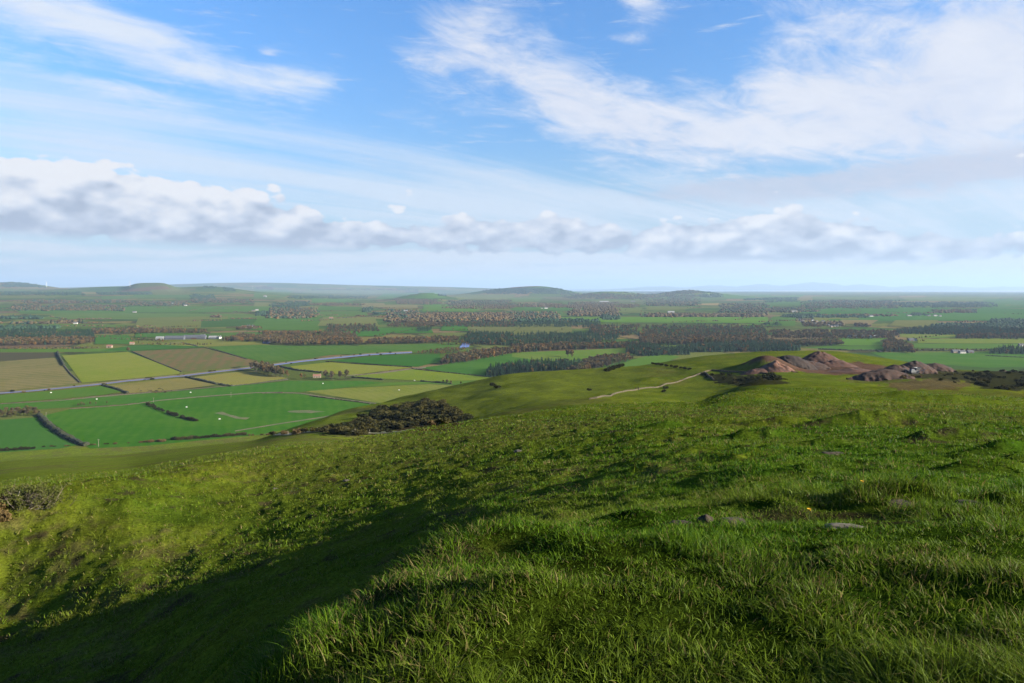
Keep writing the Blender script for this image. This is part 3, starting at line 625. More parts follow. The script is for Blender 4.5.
# single trees one can pick out
def tree_at(px, py, key, h, label, group=None): plant_tree(key, flat(px, py), h*1.4, label, group)
for i, (px, py, k, h) in enumerate([(256,372.0,1,12),(260,373.2,0,11),(264,374.2,2,10),(268,375,0,12),(272,375.8,1,11),(276,376.6,0,11),(280,377.2,3,10),(258,371.6,0,11),(262,372.6,2,9),(266,373.4,0,11),(270,374.2,1,10),(274,375,3,10),(278,375.8,0,10),(282,376.6,2,9),(287,377.2,2,8),(255,370.6,0,12),(251,369.4,1,9),(262,370.8,0,12),(267,371.8,1,12),(272,373,0,11),(277,374.2,2,10),(283,375.6,0,9)]):
    tree_at(px, py, ('B', k, i % 3), h*1.35, 'autumn tree in the short row leading down from the river', 'trees of the row by the river')
tree_at(301, 379.4, ('B', 2, 0), 9, 'low russet tree left of the pink roofed cottage')
tree_at(305, 379.2, ('B', 3, 1), 8, 'small olive tree nearest the left of the pink roofed cottage')
for i, (px, py, h, t) in enumerate([(326,379.6,14,'broad dark tree just right of the pink roofed cottage'),(332,380,13,'pale brown tree second right of the pink roofed cottage'),(340,379.2,13,'tall thin tree between the two clumps by the cottage'),(346,379,14,'rounded brown tree last right of the pink roofed cottage')]):
    tree_at(px, py, ('B', (0, 1, 1, 0)[i], i % 3), h, t)
tree_at(568, 357, ('B', 2, 0), 16, 'lone russet tree standing in the pale green field'); tree_at(572, 357.4, ('B', 2, 2), 14, 'smaller russet tree beside the lone one in the pale field')
for i, px in enumerate((690, 696, 701)): tree_at(px, 345.6, ('B', 2, i), 19, 'bright orange tree among dark woods over the brow', 'bright orange trees')
for i, px in enumerate((706, 711)): tree_at(px, 345.9, ('B', 3, i), 20, 'broad pale olive tree right of the orange trees', 'pale olive trees')
tree_at(501, 345.5, ('B', 3, 2), 19, 'tall yellow green poplar before the evergreen clump')
tree_at(82.5, 324, ('C', 0, 0), 17, 'dark evergreen beside the small white house at the left'); tree_at(79.5, 323.5, ('C', 0, 1), 18, 'taller evergreen touching the small white house')
for i, (px, py, h) in enumerate([(443,383.4,5),(447,383.7,6),(451,384,5)]): tree_at(px, py, ('B', 0, i), h, 'small brown tree in the short clump above the spur', 'trees of the short clump above the spur')
tree_at(461, 384.6, ('B', 3, 0), 4.5, 'little round tree alone right of the short clump')
for i in range(34):
    px = -3+i*1.25+random.uniform(-1, 1); tree_at(px, 418.4-px*.07-random.uniform(0, 5.5), ('B', (1, 0, 3)[i % 3], i % 3), random.uniform(4.5, 7.5), 'brown scrubby tree in the copse by the left hedges', 'trees of the copse by the left hedges')
for i, (px, py, h) in enumerate([(78,406.4,4),(81,406,5),(84,406.2,4),(90,405.2,4.5),(96,404.6,3),(107,404,3.5)]): tree_at(px, py, ('B', 3, i % 3), h, 'thin olive bush on the field bank in the left', 'thin bushes on the field bank')

# the rest of the woods, and the woods far off: too many to tell apart
def far_wood():
    FW = [('C',0,85,291.5,295.2),('C',95,130,292,295),('M',20,130,299,303),('M',10,128,303.6,311),('C',0,46,314.6,319),('B',48,82,320,323),('M',0,60,321.8,324.4),('C',-10,60,324,334),('C',60,94,328,334),
     ('C',128,153,292,294.6),('C',203,218,286,288.2),('C',223,236,287,291),('C',190,216,294,299),('M',128,192,300,305.6),('M',190,256,298,303),('B',211,222,315,318),('B',236,262,325,330),('B',256,275,286.6,289.6),
     ('C',285,372,295,298.6),('C',268,300,302,308),('C',285,312,300,306),('C',256,266,310,316),('M',264,320,306,319),('B',310,366,302.4,305.6),('C',362,373,306,312.4),('C',372,386,311,314.6),('M',324,382,322,332),('B',256,360,329,341),
     ('C',403,421,290.4,293),('B',392,442,298,304.4),('C',437,447,293,296.4),('M',444,516,299,306),('M',384,422,308,318),('B',420,516,311,320),('B',384,442,316,327.4),('M',434,516,318,327.6),('C',415,433,325.4,332.4),
     ('B',512,572,302.4,307.4),('B',568,622,300,316),('M',510,562,310,320.4),('C',512,602,317,327.6),('C',600,622,312,320),('M',588,642,322,335.6),('C',512,622,330,341),('M',640,702,291,306),('C',697,723,293,297.4),('C',740,770,297.6,300.4),
     ('M',718,770,302,312.6),('B',640,770,312,317.4),('M',640,770,322.5,338),('C',764,802,296.4,302.4),('M',800,900,299,308.8),('M',768,822,306,312.6),('C',780,872,313,318.2),('C',764,782,321,326.4),('B',855,871,322,327.4),('B',768,900,327.5,338.6),('B',800,846,320,327),
     ('C',894,998,301,307.6),('B',928,976,308,313.4),('C',967,977,308,313.6),('C',911,929,312,316.4),('C',928,1040,321.6,333),('C',988,1040,317,324.4),('M',620,700,289.5,293),('C',860,1040,293.2,294.6),('C',700,800,291.6,293.2),('C',0,47,282.5,287.5),('C',482,580,288.0,294.0),('C',500,565,288.0,292.0),
     ('B',545,640,303,308),('M',300,420,288.6,290.4),('M',560,660,293,299),('B',820,900,313.8,316.8),('B',440,520,304,309)]
    tx = []; 
    for ty, x0, x1, yt, yb in FW:
        hp = min(.55*(yb-yt), 13*(yb-Y0)/170); A = (x1-x0)*max(yb-yt-hp, .7); n = int(A*1.9/max(.5, (yb-Y0)/26)**.6)+10
        px = rng.uniform(x0, x1, n); t = rng.random(n)
        py = yb-t*max(yb-yt-hp, .5)
        ed = fbm(px/9, px*0+x0, 400, 2); py = py-(ed-.5)*1.2*np.minimum(1, (yb-yt)/5)
        wob = fbm(px/7+yb, py*1.5, 410, 2); keep = (wob > .30) & (np.minimum(px-x0, x1-px)/np.minimum(14, (x1-x0)*.25) > fbm(py*1.7, px/5, 420, 2)*1.3-.35)
        X, Y = hitfar(px[keep], py[keep])
        for x, y in zip(X, Y): tx.append((ty if ty != 'M' else ('C' if random.random() < .45 else 'B'), x, y))
    return tx
def ico(sub):
    bm = bmesh.new(); bmesh.ops.create_icosphere(bm, subdivisions=sub, radius=1.0); V = np.array([v.co[:] for v in bm.verts]); T = np.array([[v.index for v in f.verts] for f in bm.faces]); bm.free(); return V, T
def wood_object(name, items, ty, m, label):
    g = np.random.default_rng(5); Vs = []; Ts = []; Cs = []; n0 = 0; V1, T1 = ico(1); V2, T2 = ico(2)
    pal = np.array([(.100,.075,.040),(.080,.064,.042),(.062,.052,.036),(.135,.078,.028),(.070,.068,.028)]) if ty == 'B' else np.array([(.028,.058,.034),(.022,.046,.028),(.036,.066,.036),(.024,.05,.036)])
    for (x, y, h, spread, z) in items:
        D = math.hypot(x, y); fd = min(1.0, max(0.0, (D-2200)/3500)); c = pal[g.integers(0, len(pal))]*(np.array([1.70,1.58,1.25]) if ty == 'B' else np.array([1.5,1.55,1.2])); c = c*(1-.75*fd)+pal.mean(0)*np.array([1.15,1.15,1.1])*.75*fd; c = c*g.uniform(.6+.25*fd, 1.4-.25*fd)
        if D < 3400:                                       # leafy clumps
            if ty == 'B':
                L = [(g.uniform(-2, 2), g.uniform(-2, 2), g.uniform(4, 10), 2.3, 2.3, 2.2) for _ in range(6)]; V, T = leafcloud(g, L, 90, 1.35); V = V*(h/13)
            else:
                zz = 1.0+(g.random(80)**1.3)*13; ra = (15-zz)/15*2.9; a = g.uniform(0, 6.28, 80); cc = np.stack([np.cos(a)*ra, np.sin(a)*ra, zz], 1); o = np.stack([np.cos(a), np.sin(a), -.6+0*a], 1); sd = np.stack([-np.sin(a), np.cos(a), 0*a], 1); s = (.8+.9*(15-zz)/14)[:, None]
                V = np.stack([cc+o*s, cc-o*s*.7+sd*s, cc-o*s*.7-sd*s], 1).reshape(-1, 3)*(h/14); T = np.arange(240).reshape(-1, 3)
        else:
            B, T = (V2, T2) if D < 5200 else (V1, T1); V = B*np.array([spread, spread, h*.52])*(1+g.normal(0, .16, (len(B), 1)))+np.array([0, 0, h*.45])
            if ty == 'C': V = V*np.concatenate([np.repeat((1.25-.75*np.clip(V[:, 2:]/h, 0, 1)), 2, 1), np.ones((len(V), 1))], 1)
        Vs.append(V+np.array([x, y, z])); Ts.append(T+n0); n0 += len(V); Cs.append(np.repeat(c[None], len(V), 0)*g.uniform(.85, 1.15, (len(V), 1)))
    me = mesh_np(name, np.concatenate(Vs), None, np.concatenate(Ts), np.concatenate(Cs)); tag(put(name, me, m), label, 'wood', kind='stuff')
fw = far_wood()
far_x = np.array([t[1] for t in fw]); far_y = np.array([t[2] for t in fw]); far_z = valley(far_x, far_y)
items = {'B': [], 'C': []}
for (ty, x, y), z in zip(fw, far_z):
    D = math.hypot(x, y); items[ty].append((x, y, random.uniform(6, 16)*(1+.12*(D > 9000)), random.uniform(6.5, 9.5)*max(1.0, min(D/7500, 4)), float(z)-.5))
hr = random.Random(21)
for i in range(150):                                   # hedgerow trees strung along the field edges
    x0 = hr.uniform(-20, 1040); y0 = hr.uniform(295, 343); ln = hr.uniform(15, 70)*(.5+.5*(y0-Y0)/50); sl = hr.uniform(-.05, .05) if hr.random() < .75 else hr.uniform(-.5, .5)
    m_ = int(ln*hr.uniform(.35, .9)); px = np.array([x0+ln*(k+hr.uniform(-.5, .5))/m_ for k in range(m_)]); py = np.clip(y0+(px-x0)*sl, 293, 345)
    X, Y = hitfar(px, py); Z = valley(X, Y)
    for x, y, z in zip(X, Y, Z): items['B' if hr.random() < .85 else 'C'].append((x, y, hr.uniform(3.5, 10), hr.uniform(3.5, 6), float(z)-.5))
for ty, x, y, h in rest: items[ty].append((x, y, h, 5.0, VZ))
WB = leafmat('brown_wood', (0, 0, 0), (.07,.055,.036), trans=.15, attr=True); WC = leafmat('evergreen_wood', (0, 0, 0), (.02,.038,.026), trans=.08, attr=True)
wood_object('brown_woods', items['B'], 'B', WB, 'brown leafless woods spread over the far valley'); wood_object('evergreen_woods', items['C'], 'C', WC, 'dark evergreen plantations spread over the far valley')
# ------------------------------------------------------------------ hedges
HEDGE = [mat('hedge_brown', (.090,.065,.040), (.045,.045,.024), .5, .9, bump=.3), mat('hedge_dark', (.045,.052,.024), (.026,.032,.016), .5, .9, bump=.3)]
def hedge(pts, label, h=2.4, w=2.6, m=0, base=flat):
    P = [Vector(base(x, y)) for x, y in pts]; V = []; Fc = []; ring = []
    g = random.Random(int(pts[0][0]*7+pts[0][1]*13)); 
    for i in range(len(P)-1):
        L = (P[i+1]-P[i]).length; n = max(2, int(L/3.0))
        for k in range(n+(i == len(P)-2)): ring.append((P[i].lerp(P[i+1], k/n), (P[i+1]-P[i]).normalized()))
    for c, d in ring:
        s = Vector((-d.y, d.x, 0)).normalized(); hh = h*g.uniform(.6, 1.25); ww = w*.5*g.uniform(.7, 1.25); b = len(V)
        for a, zz in ((-1, -.2), (-1.1, .45), (-.6, .9), (.1, 1.0), (.7, .85), (1.1, .4), (1, -.2)):
            V.append(c+s*(a*ww+g.uniform(-.3, .3))+Vector((0, 0, zz*hh+g.uniform(-.15, .15))))
        if b:
            for j in range(6): Fc.append((b-7+j, b-6+j, b+j+1, b+j))
    n = len(V); Fc += [tuple(range(7))[::-1], tuple(range(n-7, n))]
    me = bpy.data.meshes.new('hedge'); me.from_pydata([tuple(v) for v in V], [], Fc); me.update()
    return tag(put('hedge', me, HEDGE[m]), label, 'hedge')
hedge([(39,415.5),(50,427),(62,435),(80,444.5),(87,446)], 'thick dark hedge between the two near green fields at the left', 4.2, 7, 1)
hedge([(57.5,352.6),(59,357.2),(64,366)], 'dark gappy hedge at the top corner of the lime green field', 4.5, 5, 1)
hedge([(64,366),(70,373.5),(80,382.8)], 'thin hedge between the striped brown field and the lime green field', 2, 3, 0)
hedge([(103,385.8),(116,389),(128,393.4)], 'dark hedge at the left end of the tan riverside field', 3, 5, 1)
hedge([(186,377.2),(200,380.3),(217.5,384.4)], 'longer dark hedge between the two tan fields', 3, 5, 1)
hedge([(220,384.6),(226,385.8),(231.5,386.4)], 'short dark hedge just past the gap between the tan fields', 3, 5, 1)
hedge([(181.5,372),(160,363.5),(132,351.6)], 'thin hedge between the lime field and the brown field', 1.8, 3, 0)
hedge([(0,404.4),(60,401),(104,396.4),(128,394.2),(172,391.1)], 'long thin brown hedge beside the track through the left fields', 1.8, 3, 0)
hedge([(70,409.4),(128,404.8),(150,402.4)], 'low broken hedge above the biggest green field', 1.6, 3, 0)
hedge([(231,386.6),(258,383.4),(288,379)], 'low brown hedge under the yellow tan field', 1.6, 3, 1)
hedge([(280,366.6),(296,370.3),(322,372.8)], 'dark hedge left under the lime field by the river', 3, 5, 1)
hedge([(326,361.8),(360,364.5),(412,367.5)], 'thin dark hedge between lime and green fields by the river', 2.4, 3, 1)
hedge([(356,376),(384,372.5),(412,369),(440,372),(492,377.4)], 'long low hedge across the lime green fields', 2.0, 3, 0)
hedge([(352,377.6),(366,378.6),(383,380)], 'short dark hedge right of the trees by the cottage', 2.6, 4, 1)
hedge([(421,381.4),(432,382.6),(452,384.2)], 'short dark hedge running into the small brown trees', 3, 5, 1)
hedge([(262,393.8),(275,393.2),(283,393)], 'dark scrubby hedge along the bend of the tan track', 2.0, 3.5, 0)
hedge([(310,396.4),(340,400.2),(370,404)], 'low brown hedge under the olive field', 1.7, 3, 0)
hedge([(205,347.6),(226,353),(247,359.4)], 'thin hedge right of the brown field', 1.6, 3, 0)
hedge([(170,343.6),(184,343.2),(198,346.6)], 'dark hedge under the farm sheds', 2.2, 4, 0)
hedge([(878,351.8),(930,350.6),(985,351)], 'dark straight hedge across the right fields', 3, 5, 1)
hedge([(985,356),(1040,358.5)], 'dark hedge at the right edge of the green field', 2.4, 4, 1)
hedge([(818,349.4),(850,350.6),(884,350.8)], 'dark hedge behind the quarry heaps', 3.5, 6, 1)
# bushes of the broken row in the middle of the biggest field
BM3 = [bush_mesh(i) for i in range(4)]
def proto_bush(name, cat, me, m):
    me = me.copy(); me.materials.clear(); me.materials.append(m); o = put(name, me); return tag(o, 'x', cat)
BP = {}
def bush(kind, name, i, loc, sc, label, group=None):
    k = (kind, i, name)
    if k not in BP: BP[k] = proto_bush(name, 'bush', BM3[i % 4], GO_M[kind]); o = BP[k]
    else: o = BP[k].copy(); COL.objects.link(o)
    o.location = loc; o.rotation_euler = (0, 0, random.uniform(0, 6.28)); o.scale = sc; o['label'] = label
    if group: o['group'] = group
    elif 'group' in o: del o['group']
    return o
for i in range(22):
    t = i/21; px = 146.5+t*50; py = 404.5+t*17.0+1.2*math.sin(t*3.1)*1.5
    if i in (8, 14): continue
    s = random.uniform(2.3, 3.4); bush(0, 'hawthorn_bush', i % 4, flat(px+random.uniform(-.5, .5), py), (s, s, s*1.05), 'dark bush in the broken row across the biggest field', 'bushes of the broken row')
for i in range(34):                                    # low willows along the river
    R = R1 if i < 22 else R2; j = random.uniform(0, len(R)-1.01); q = j-int(j); a_, b_ = R[int(j)], R[int(j)+1]; px = a_[0]+(b_[0]-a_[0])*q; py = a_[1]+(b_[1]-a_[1])*q+(-.9 if i % 3 else .75)
    s_ = random.uniform(1.2, 2.6); bush((1, 2, 1, 0)[i % 4], 'willow_bush', i % 4, flat(px, py), (s_*1.6, s_*1.2, s_), 'low brown bush on the bank of the river', 'bushes along the river bank')
for i in range(26):                                    # rough scrub at the lower edge of the tan field
    s_ = random.uniform(.7, 1.5); bush((1, 2, 1)[i % 3], 'scrub_bush', i % 4, flat(138+random.random()*32, 393.2-random.random()*4.2), (s_*1.4, s_*1.4, s_), 'low scrub bush in the rough corner of the tan field', 'scrub in the tan field')
# along the foot of the hill
def foot(px, py): return hit(px, py, 300, 1100)
def scrub(n, x0, x1, yf, kinds, r0, r1, label, group):
    for i in range(n):
        px = x0+(x1-x0)*(i+random.random())/n; p = foot(px, yf(px)); s = random.uniform(r0, r1); bush(random.choice(kinds), 'gorse_bush', i % 4, p, (s*1.25, s*1.25, s), label, group)
scrub(14, -4, 34, lambda x: 451.2-x*.06, [0, 0, 1], 1.6, 2.6, 'dark bush along the foot of the slope at the left edge', 'bushes at the left foot of the slope')
scrub(12, 38, 130, lambda x: 449.4-x*.045, [1, 2, 0], .9, 1.5, 'low brown bush on the field edge under the long slope', 'low bushes on the field edge')
scrub(7, 140, 166, lambda x: 443-(x-140)*.05, [2, 2, 1], 1.6, 2.3, 'orange bracken bush on the field edge', 'orange bushes on the field edge')
scrub(24, 172, 246, lambda x: 440.6-(x-172)*.075, [0, 1, 1], 1.8, 3.0, 'dark olive bush in the clump under the big green field', 'olive bushes under the big green field')
scrub(12, 246, 322, lambda x: 435.6-(x-246)*.02, [1, 1, 2], 1.0, 1.8, 'small bush along the stony track at the foot of the spur', 'small bushes by the stony track')

# ------------------------------------------------------------------ gorse and rough bank on the spur and round the quarry
def scatter(n, poly, d0, d1, kinds, r0, r1, label, group, name='gorse_bush', flatn=1.0):
    xs = [p[0] for p in poly]; ys = [p[1] for p in poly]; k = 0
    while k < n:
        px = random.uniform(min(xs), max(xs)); py = random.uniform(min(ys), max(ys))
        if not inpoly(np.array([px]), np.array([py]), poly)[0]: continue
        p = hit(px, py, d0, d1, 500); s = random.uniform(r0, r1); bush(random.choice(kinds), name, k % 4, p, (s*1.25, s*1.25, s*flatn), label, group); k += 1
scatter(190, GORSE_SPUR, 260, 560, [0, 1, 1], 1.2, 2.3, 'dark gorse bush on the shaded end of the spur', 'gorse on the end of the spur')
scatter(9, [(398,424),(415,415),(440,420),(452,426),(430,431),(402,432)], 150, 420, [2, 1], .9, 1.5, 'rusty bracken clump below the gorse on the spur', 'bracken below the gorse', 'bracken_clump')
scatter(30, BOWL_SCRUB, 360, 470, [0, 0, 1], .9, 1.5, 'dark low gorse on the bank beside the bowl', 'gorse on the bank beside the bowl')
scatter(6, [(764,377),(777,376),(781,380),(768,383)], 300, 440, [0], 1.6, 2.2, 'big dark gorse bush in front of the quarry', 'big gorse in front of the quarry')
scatter(95, THICKET, 260, 560, [0, 0, 0, 1], .8, 1.6, 'dark scrub bush in the thicket right of the quarry', 'scrub thicket right of the quarry', 'scrub_bush')
scatter(12, [(930,374),(978,368),(980,380),(945,384)], 300, 560, [0, 1], .6, 1.1, 'low gorse bush between quarry and thicket', 'low gorse beside the quarry')
scatter(7, [(895,376),(918,373),(922,379),(900,381)], 300, 520, [2], 1.0, 1.6, 'orange bracken clump in front of the quarry heap', 'bracken in front of the quarry heap', 'bracken_clump')
for i in range(16):
    t = i/15; p = hit(607+t*36, 371.5-t*7-2*math.sin(t*3), 420, 1100); s = random.uniform(1.6, 2.6); bush(0, 'gorse_bush', i % 4, p, (s*1.4, s*1.2, s), 'dark gorse bush in the row below the brown wood', 'row of gorse below the brown wood')
for i in range(10):
    t = i/9; p = hit(648+t*42, 363.5+t*6.2, 420, 1100); s = random.uniform(1.0, 1.7); bush(0, 'gorse_bush', i % 4, p, (s*1.5, s*1.2, s), 'dark low bush in the line below the grassy brow', 'line of bushes below the brow')
for i, (px, py, l) in enumerate([(589,390.5,'dark lone bush on the spur above the stone wall'),(664,392,'small dark bush in the bowl below the stone wall'),(665.5,388.6,'smaller bush right under the stone wall'),(493,385.5,'low dark gorse clump on top of the spur'),(497,388,'lower gorse patch beside the one on the spur top')]):
    p = hit(px, py, 200, 640); s = 1.0 if i < 3 else 1.7; bush(0, 'gorse_bush', i % 4, p, (s*1.3, s*1.3, s), l)

# thorn bush on the left shoulder of the hill: a tangle of bare twigs with sparse leaves
def thorn_bush():
    p = hit(32, 505, 20, 90); g = np.random.default_rng(77); k = p.y/F
    r = thing('thorn_bush', 'tangled thorn bush with bare pale twigs on the left shoulder of the hill', 'bush', p)
    tw = MB(); lob = []
    for i in range(120):
        a = g.uniform(0, 6.28); L = g.uniform(.7, 2.2); e = g.uniform(.1, 1.2); c = Vector((g.normal(0, .75), g.normal(0, .35), -.05))
        q = c+Vector((math.cos(a)*math.cos(e)*L*1.1, math.sin(a)*math.cos(e)*L*.6, math.sin(e)*L*.85)); md = (c+q)/2+Vector(g.normal(0, .12, 3)); tw.tube(c, md, .028, .018, 4); tw.tube(md, q, .018, .006, 4)
        for j in range(3):
            s = md.lerp(q, g.uniform(0, 1)); tw.tube(s, s+Vector(g.normal(0, .28, 3))+Vector((0, 0, .08)), .009, .004, 3)
        lob.append((q.x, q.y, max(q.z, .1), .34, .3, .25))
    tw.build('twigs', mat('thorn_bark', (.26,.22,.16), (.12,.10,.075), 6), r)
    V, T = leafcloud(g, lob, 5200, .06); r.scale = (1.0, 1.0, 1.0); put('leaves', mesh_np('leaves', V, None, T), leafmat('thorn_leaf', (.115,.135,.030), (.075,.075,.024)), r)
    dl = MB(); dl.tube((-.9, -.5, .15), (-.55, -.5, .95), .06, .035).tube((-.55, -.5, .95), (-.5, -.45, 1.25), .03, .012); dl.build('dead_limb', mat('dead_wood', (.42,.38,.32), (.30,.26,.21), 5), r)
thorn_bush()
for i, (px, py) in enumerate([(-4,512),(2,520),(0,505)]):
    bush(2, 'bracken_clump', i, hit(px, py, 15, 80), (.55, .55, .45), 'rusty bracken clump at the left edge beside the thorn bush', 'bracken beside the thorn bush')

# ------------------------------------------------------------------ dry stone wall, posts
def stone_wall(pts, label, h=1.35, w=.8, d=(220, 660), m=None):
    P = [hit(x, y, *d) for x, y in pts]; V = []; Fc = []; g = random.Random(4); ring = []
    for i in range(len(P)-1):
        n = max(2, int((P[i+1]-P[i]).length/1.2))
        for k in range(n+(i == len(P)-2)): c = P[i].lerp(P[i+1], k/n); c.z = float(ground(c.x, c.y)); ring.append((c, (P[i+1]-P[i])))
    for c, dd in ring:
        s = Vector((-dd.y, dd.x, 0)).normalized(); b = len(V); hh = h*g.uniform(.82, 1.1)*(0.5 if g.random() < .04 else 1)
        for a, z in ((-1, -.4), (-.8, .55), (-.6, .93), (.55, 1), (.8, .5), (1, -.4)): V.append(c+s*(a*w*.5+g.uniform(-.05, .05))+Vector((0, 0, z*hh+g.uniform(-.05, .05))))
        if b:
            for j in range(5): Fc.append((b-6+j, b-5+j, b+j+1, b+j))
    n = len(V); Fc += [tuple(range(6))[::-1], tuple(range(n-6, n))]
    me = bpy.data.meshes.new('stone_wall'); me.from_pydata([tuple(v) for v in V], [], Fc); me.update(); return tag(put('drystone_wall', me, m or STONE), label, 'wall')
STONE = mat('drystone', (.12,.095,.06), (.05,.042,.026), .8, .9, 6, bump=.6)
stone_wall([(589,399.5),(597,398.5),(612,395.4),(630,391),(646,388.4),(662,386.5),(680,381.5),(694,376.5),(703,372.6),(712,370.6)], 'tan drystone wall climbing across the spur to the quarry', .85, .36)
stone_wall([(704,373),(709,377),(714,381)], 'short drystone wall turning down into the bowl', 1.3, 1.0)
stone_wall([(712,370.6),(735,372.4),(768,374.2)], 'low drystone wall running along to the quarry', 1.0, 1.0)
wood_p = mat('weathered_post', (.36,.32,.26), (.22,.19,.15), 4)
def post():
    m = MB(); m.tube((0, 0, -.3), (0, 0, 1.25), .085, .075, 7).tube((0, 0, 1.25), (0, 0, 1.31), .075, .03, 7); return tag(m.build('fence_post', wood_p), 'weathered wooden fence post beside the stony track', 'post', 'fence posts by the stony track')
P0 = post(); first = True
for px in (288, 303.5, 311, 317.5, 329, 337.5, 342, 355, 369.5):
    o = P0 if first else P0.copy()
    if not first: COL.objects.link(o)
    first = False; o.location = foot(px, 434.8-(px-288)*.012); o.scale = (1.6, 1.6, 1.35)
def gate_stoop(px, py, label):
    g = MB(); g.box(-.28, .28, -.22, .22, -.4, 1.55); g.add([(-.28,-.22,1.55),(.28,-.22,1.55),(.28,.22,1.55),(-.28,.22,1.55),(0,0,1.8)], [(0,1,4),(1,2,4),(2,3,4),(3,0,4)])
    tag(g.build('gatepost', mat('dark_stone', (.05,.045,.04), (.03,.028,.025), 3), None, hit(px, py, 220, 640)), label, 'gatepost')
gate_stoop(635.5, 390.4, 'dark stone gatepost at the wall gap, the left one of the pair'); gate_stoop(638.2, 390, 'dark stone gatepost at the wall gap, the right one of the pair')
# stony strip along the foot of the spur
tr = [];
for px in range(276, 420, 8): p = foot(px, 434.6-(px-276)*.014); tr.append(p)
V = []; Q = []
for i, p in enumerate(tr):
    for s in (-1.3, 1.3): y = p.y+s*4; V.append((p.x, y, float(ground(p.x, y))+.25))
for i in range(len(tr)-1): Q.append((2*i, 2*i+2, 2*i+3, 2*i+1))
tag(put('path', mesh_np('path', V, Q), mat('stony_track', (.20,.165,.095), (.12,.14,.04), .25, world=True)), kind='structure')

# ------------------------------------------------------------------ quarry: heaps, machine
def heap(px, py, rx, ry, h, c0, c1, label, d=(380, 640), sharp=1.25, lump=.34, sd=1):
    p = hit(px, py, *d); n = 44; V = []; Q = []
    for j in range(n+1):
        for i in range(n+1):
            u = (i/n*2-1); v = (j/n*2-1); x = p.x+u*rx; y = p.y+ry*.6+v*ry; q = math.hypot(u, v)
            nn = float(fbm(np.array(x/4.), np.array(y/4.), 500+sd, 4))-.5; n2 = float(fbm(np.array(x/1.1), np.array(y/1.1), 540+sd, 3))-.5
            z = h*max(-.25, 1-(q*(1+nn*.8))**sharp)+h*lump*nn*2+h*.12*n2
            V.append((x, y, float(ground(x, y))+(z if z > 0 else -.6)))
    for j in range(n):
        for i in range(n): a = j*(n+1)+i; Q.append((a, a+1, a+n+2, a+n+1))
    return tag(put('spoil_heap', mesh_np('spoil_heap', V, Q, smooth=True), mat('spoil', c0, c1, .35, .95, 6, bump=.5)), label, 'spoil heap')
RED = (.112,.050,.034); RED2 = (.066,.035,.028); DKB = (.048,.031,.027); DKB2 = (.028,.021,.020)
heap(824, 362.5, 18, 12, 6.9, RED, RED2, 'tallest red earth heap at the back of the quarry', sharp=1.7, sd=1)
heap(801, 367.5, 13, 10, 6.0, DKB, DKB2, 'dark rounded heap left of the tallest red one', sharp=2.2, sd=2)
heap(779, 371.0, 12, 8, 3.8, (.20,.095,.062), RED2, 'pale red rock outcrop at the left end of the quarry', sharp=2.0, lump=.6, sd=3)
heap(812, 369.0, 15, 8, 4.0, RED2, DKB, 'low red brown heap between the dark and tallest ones', sharp=2.0, sd=4)
heap(838, 366.5, 17, 9, 3.4, RED, RED2, 'low broken red bank right of the tallest heap', sharp=2.0, lump=.6, sd=11)
heap(757, 373.5, 10, 6, 2.2, RED, RED2, 'small red scree patch at the far left of the quarry', sharp=2.0, lump=.6, sd=12)
heap(884, 380.2, 19, 8, 6.4, (.078,.040,.030), (.040,.024,.020), 'broad purple brown heap in front, with a shadowed left flank', d=(340, 560), sharp=1.7, lump=.2, sd=5)
heap(921, 372.6, 14, 10, 7.0, (.078,.040,.030), (.040,.024,.020), 'brown heap behind the grey screening machine', sharp=1.7, lump=.2, sd=6)
heap(941, 371.0, 14, 9, 5.6, (.078,.040,.030), (.040,.024,.020), 'purple brown heap at the right end of the quarry', sharp=1.7, lump=.2, sd=7)
heap(903, 372.5, 11, 7, 4.4, (.078,.040,.030), (.040,.024,.020), 'small brown heap left of the screening machine', sharp=2.0, sd=13)
heap(856, 371.5, 18, 6, 1.6, RED, RED2, 'low red bank of loose stone on the quarry floor', sharp=2.0, lump=.6, sd=8)
heap(1012, 367.5, 22, 6, 4.4, (.11,.064,.046), DKB2, 'long red earth bank beside the gorse thicket at the right', d=(380, 640), sharp=3.0, sd=9)
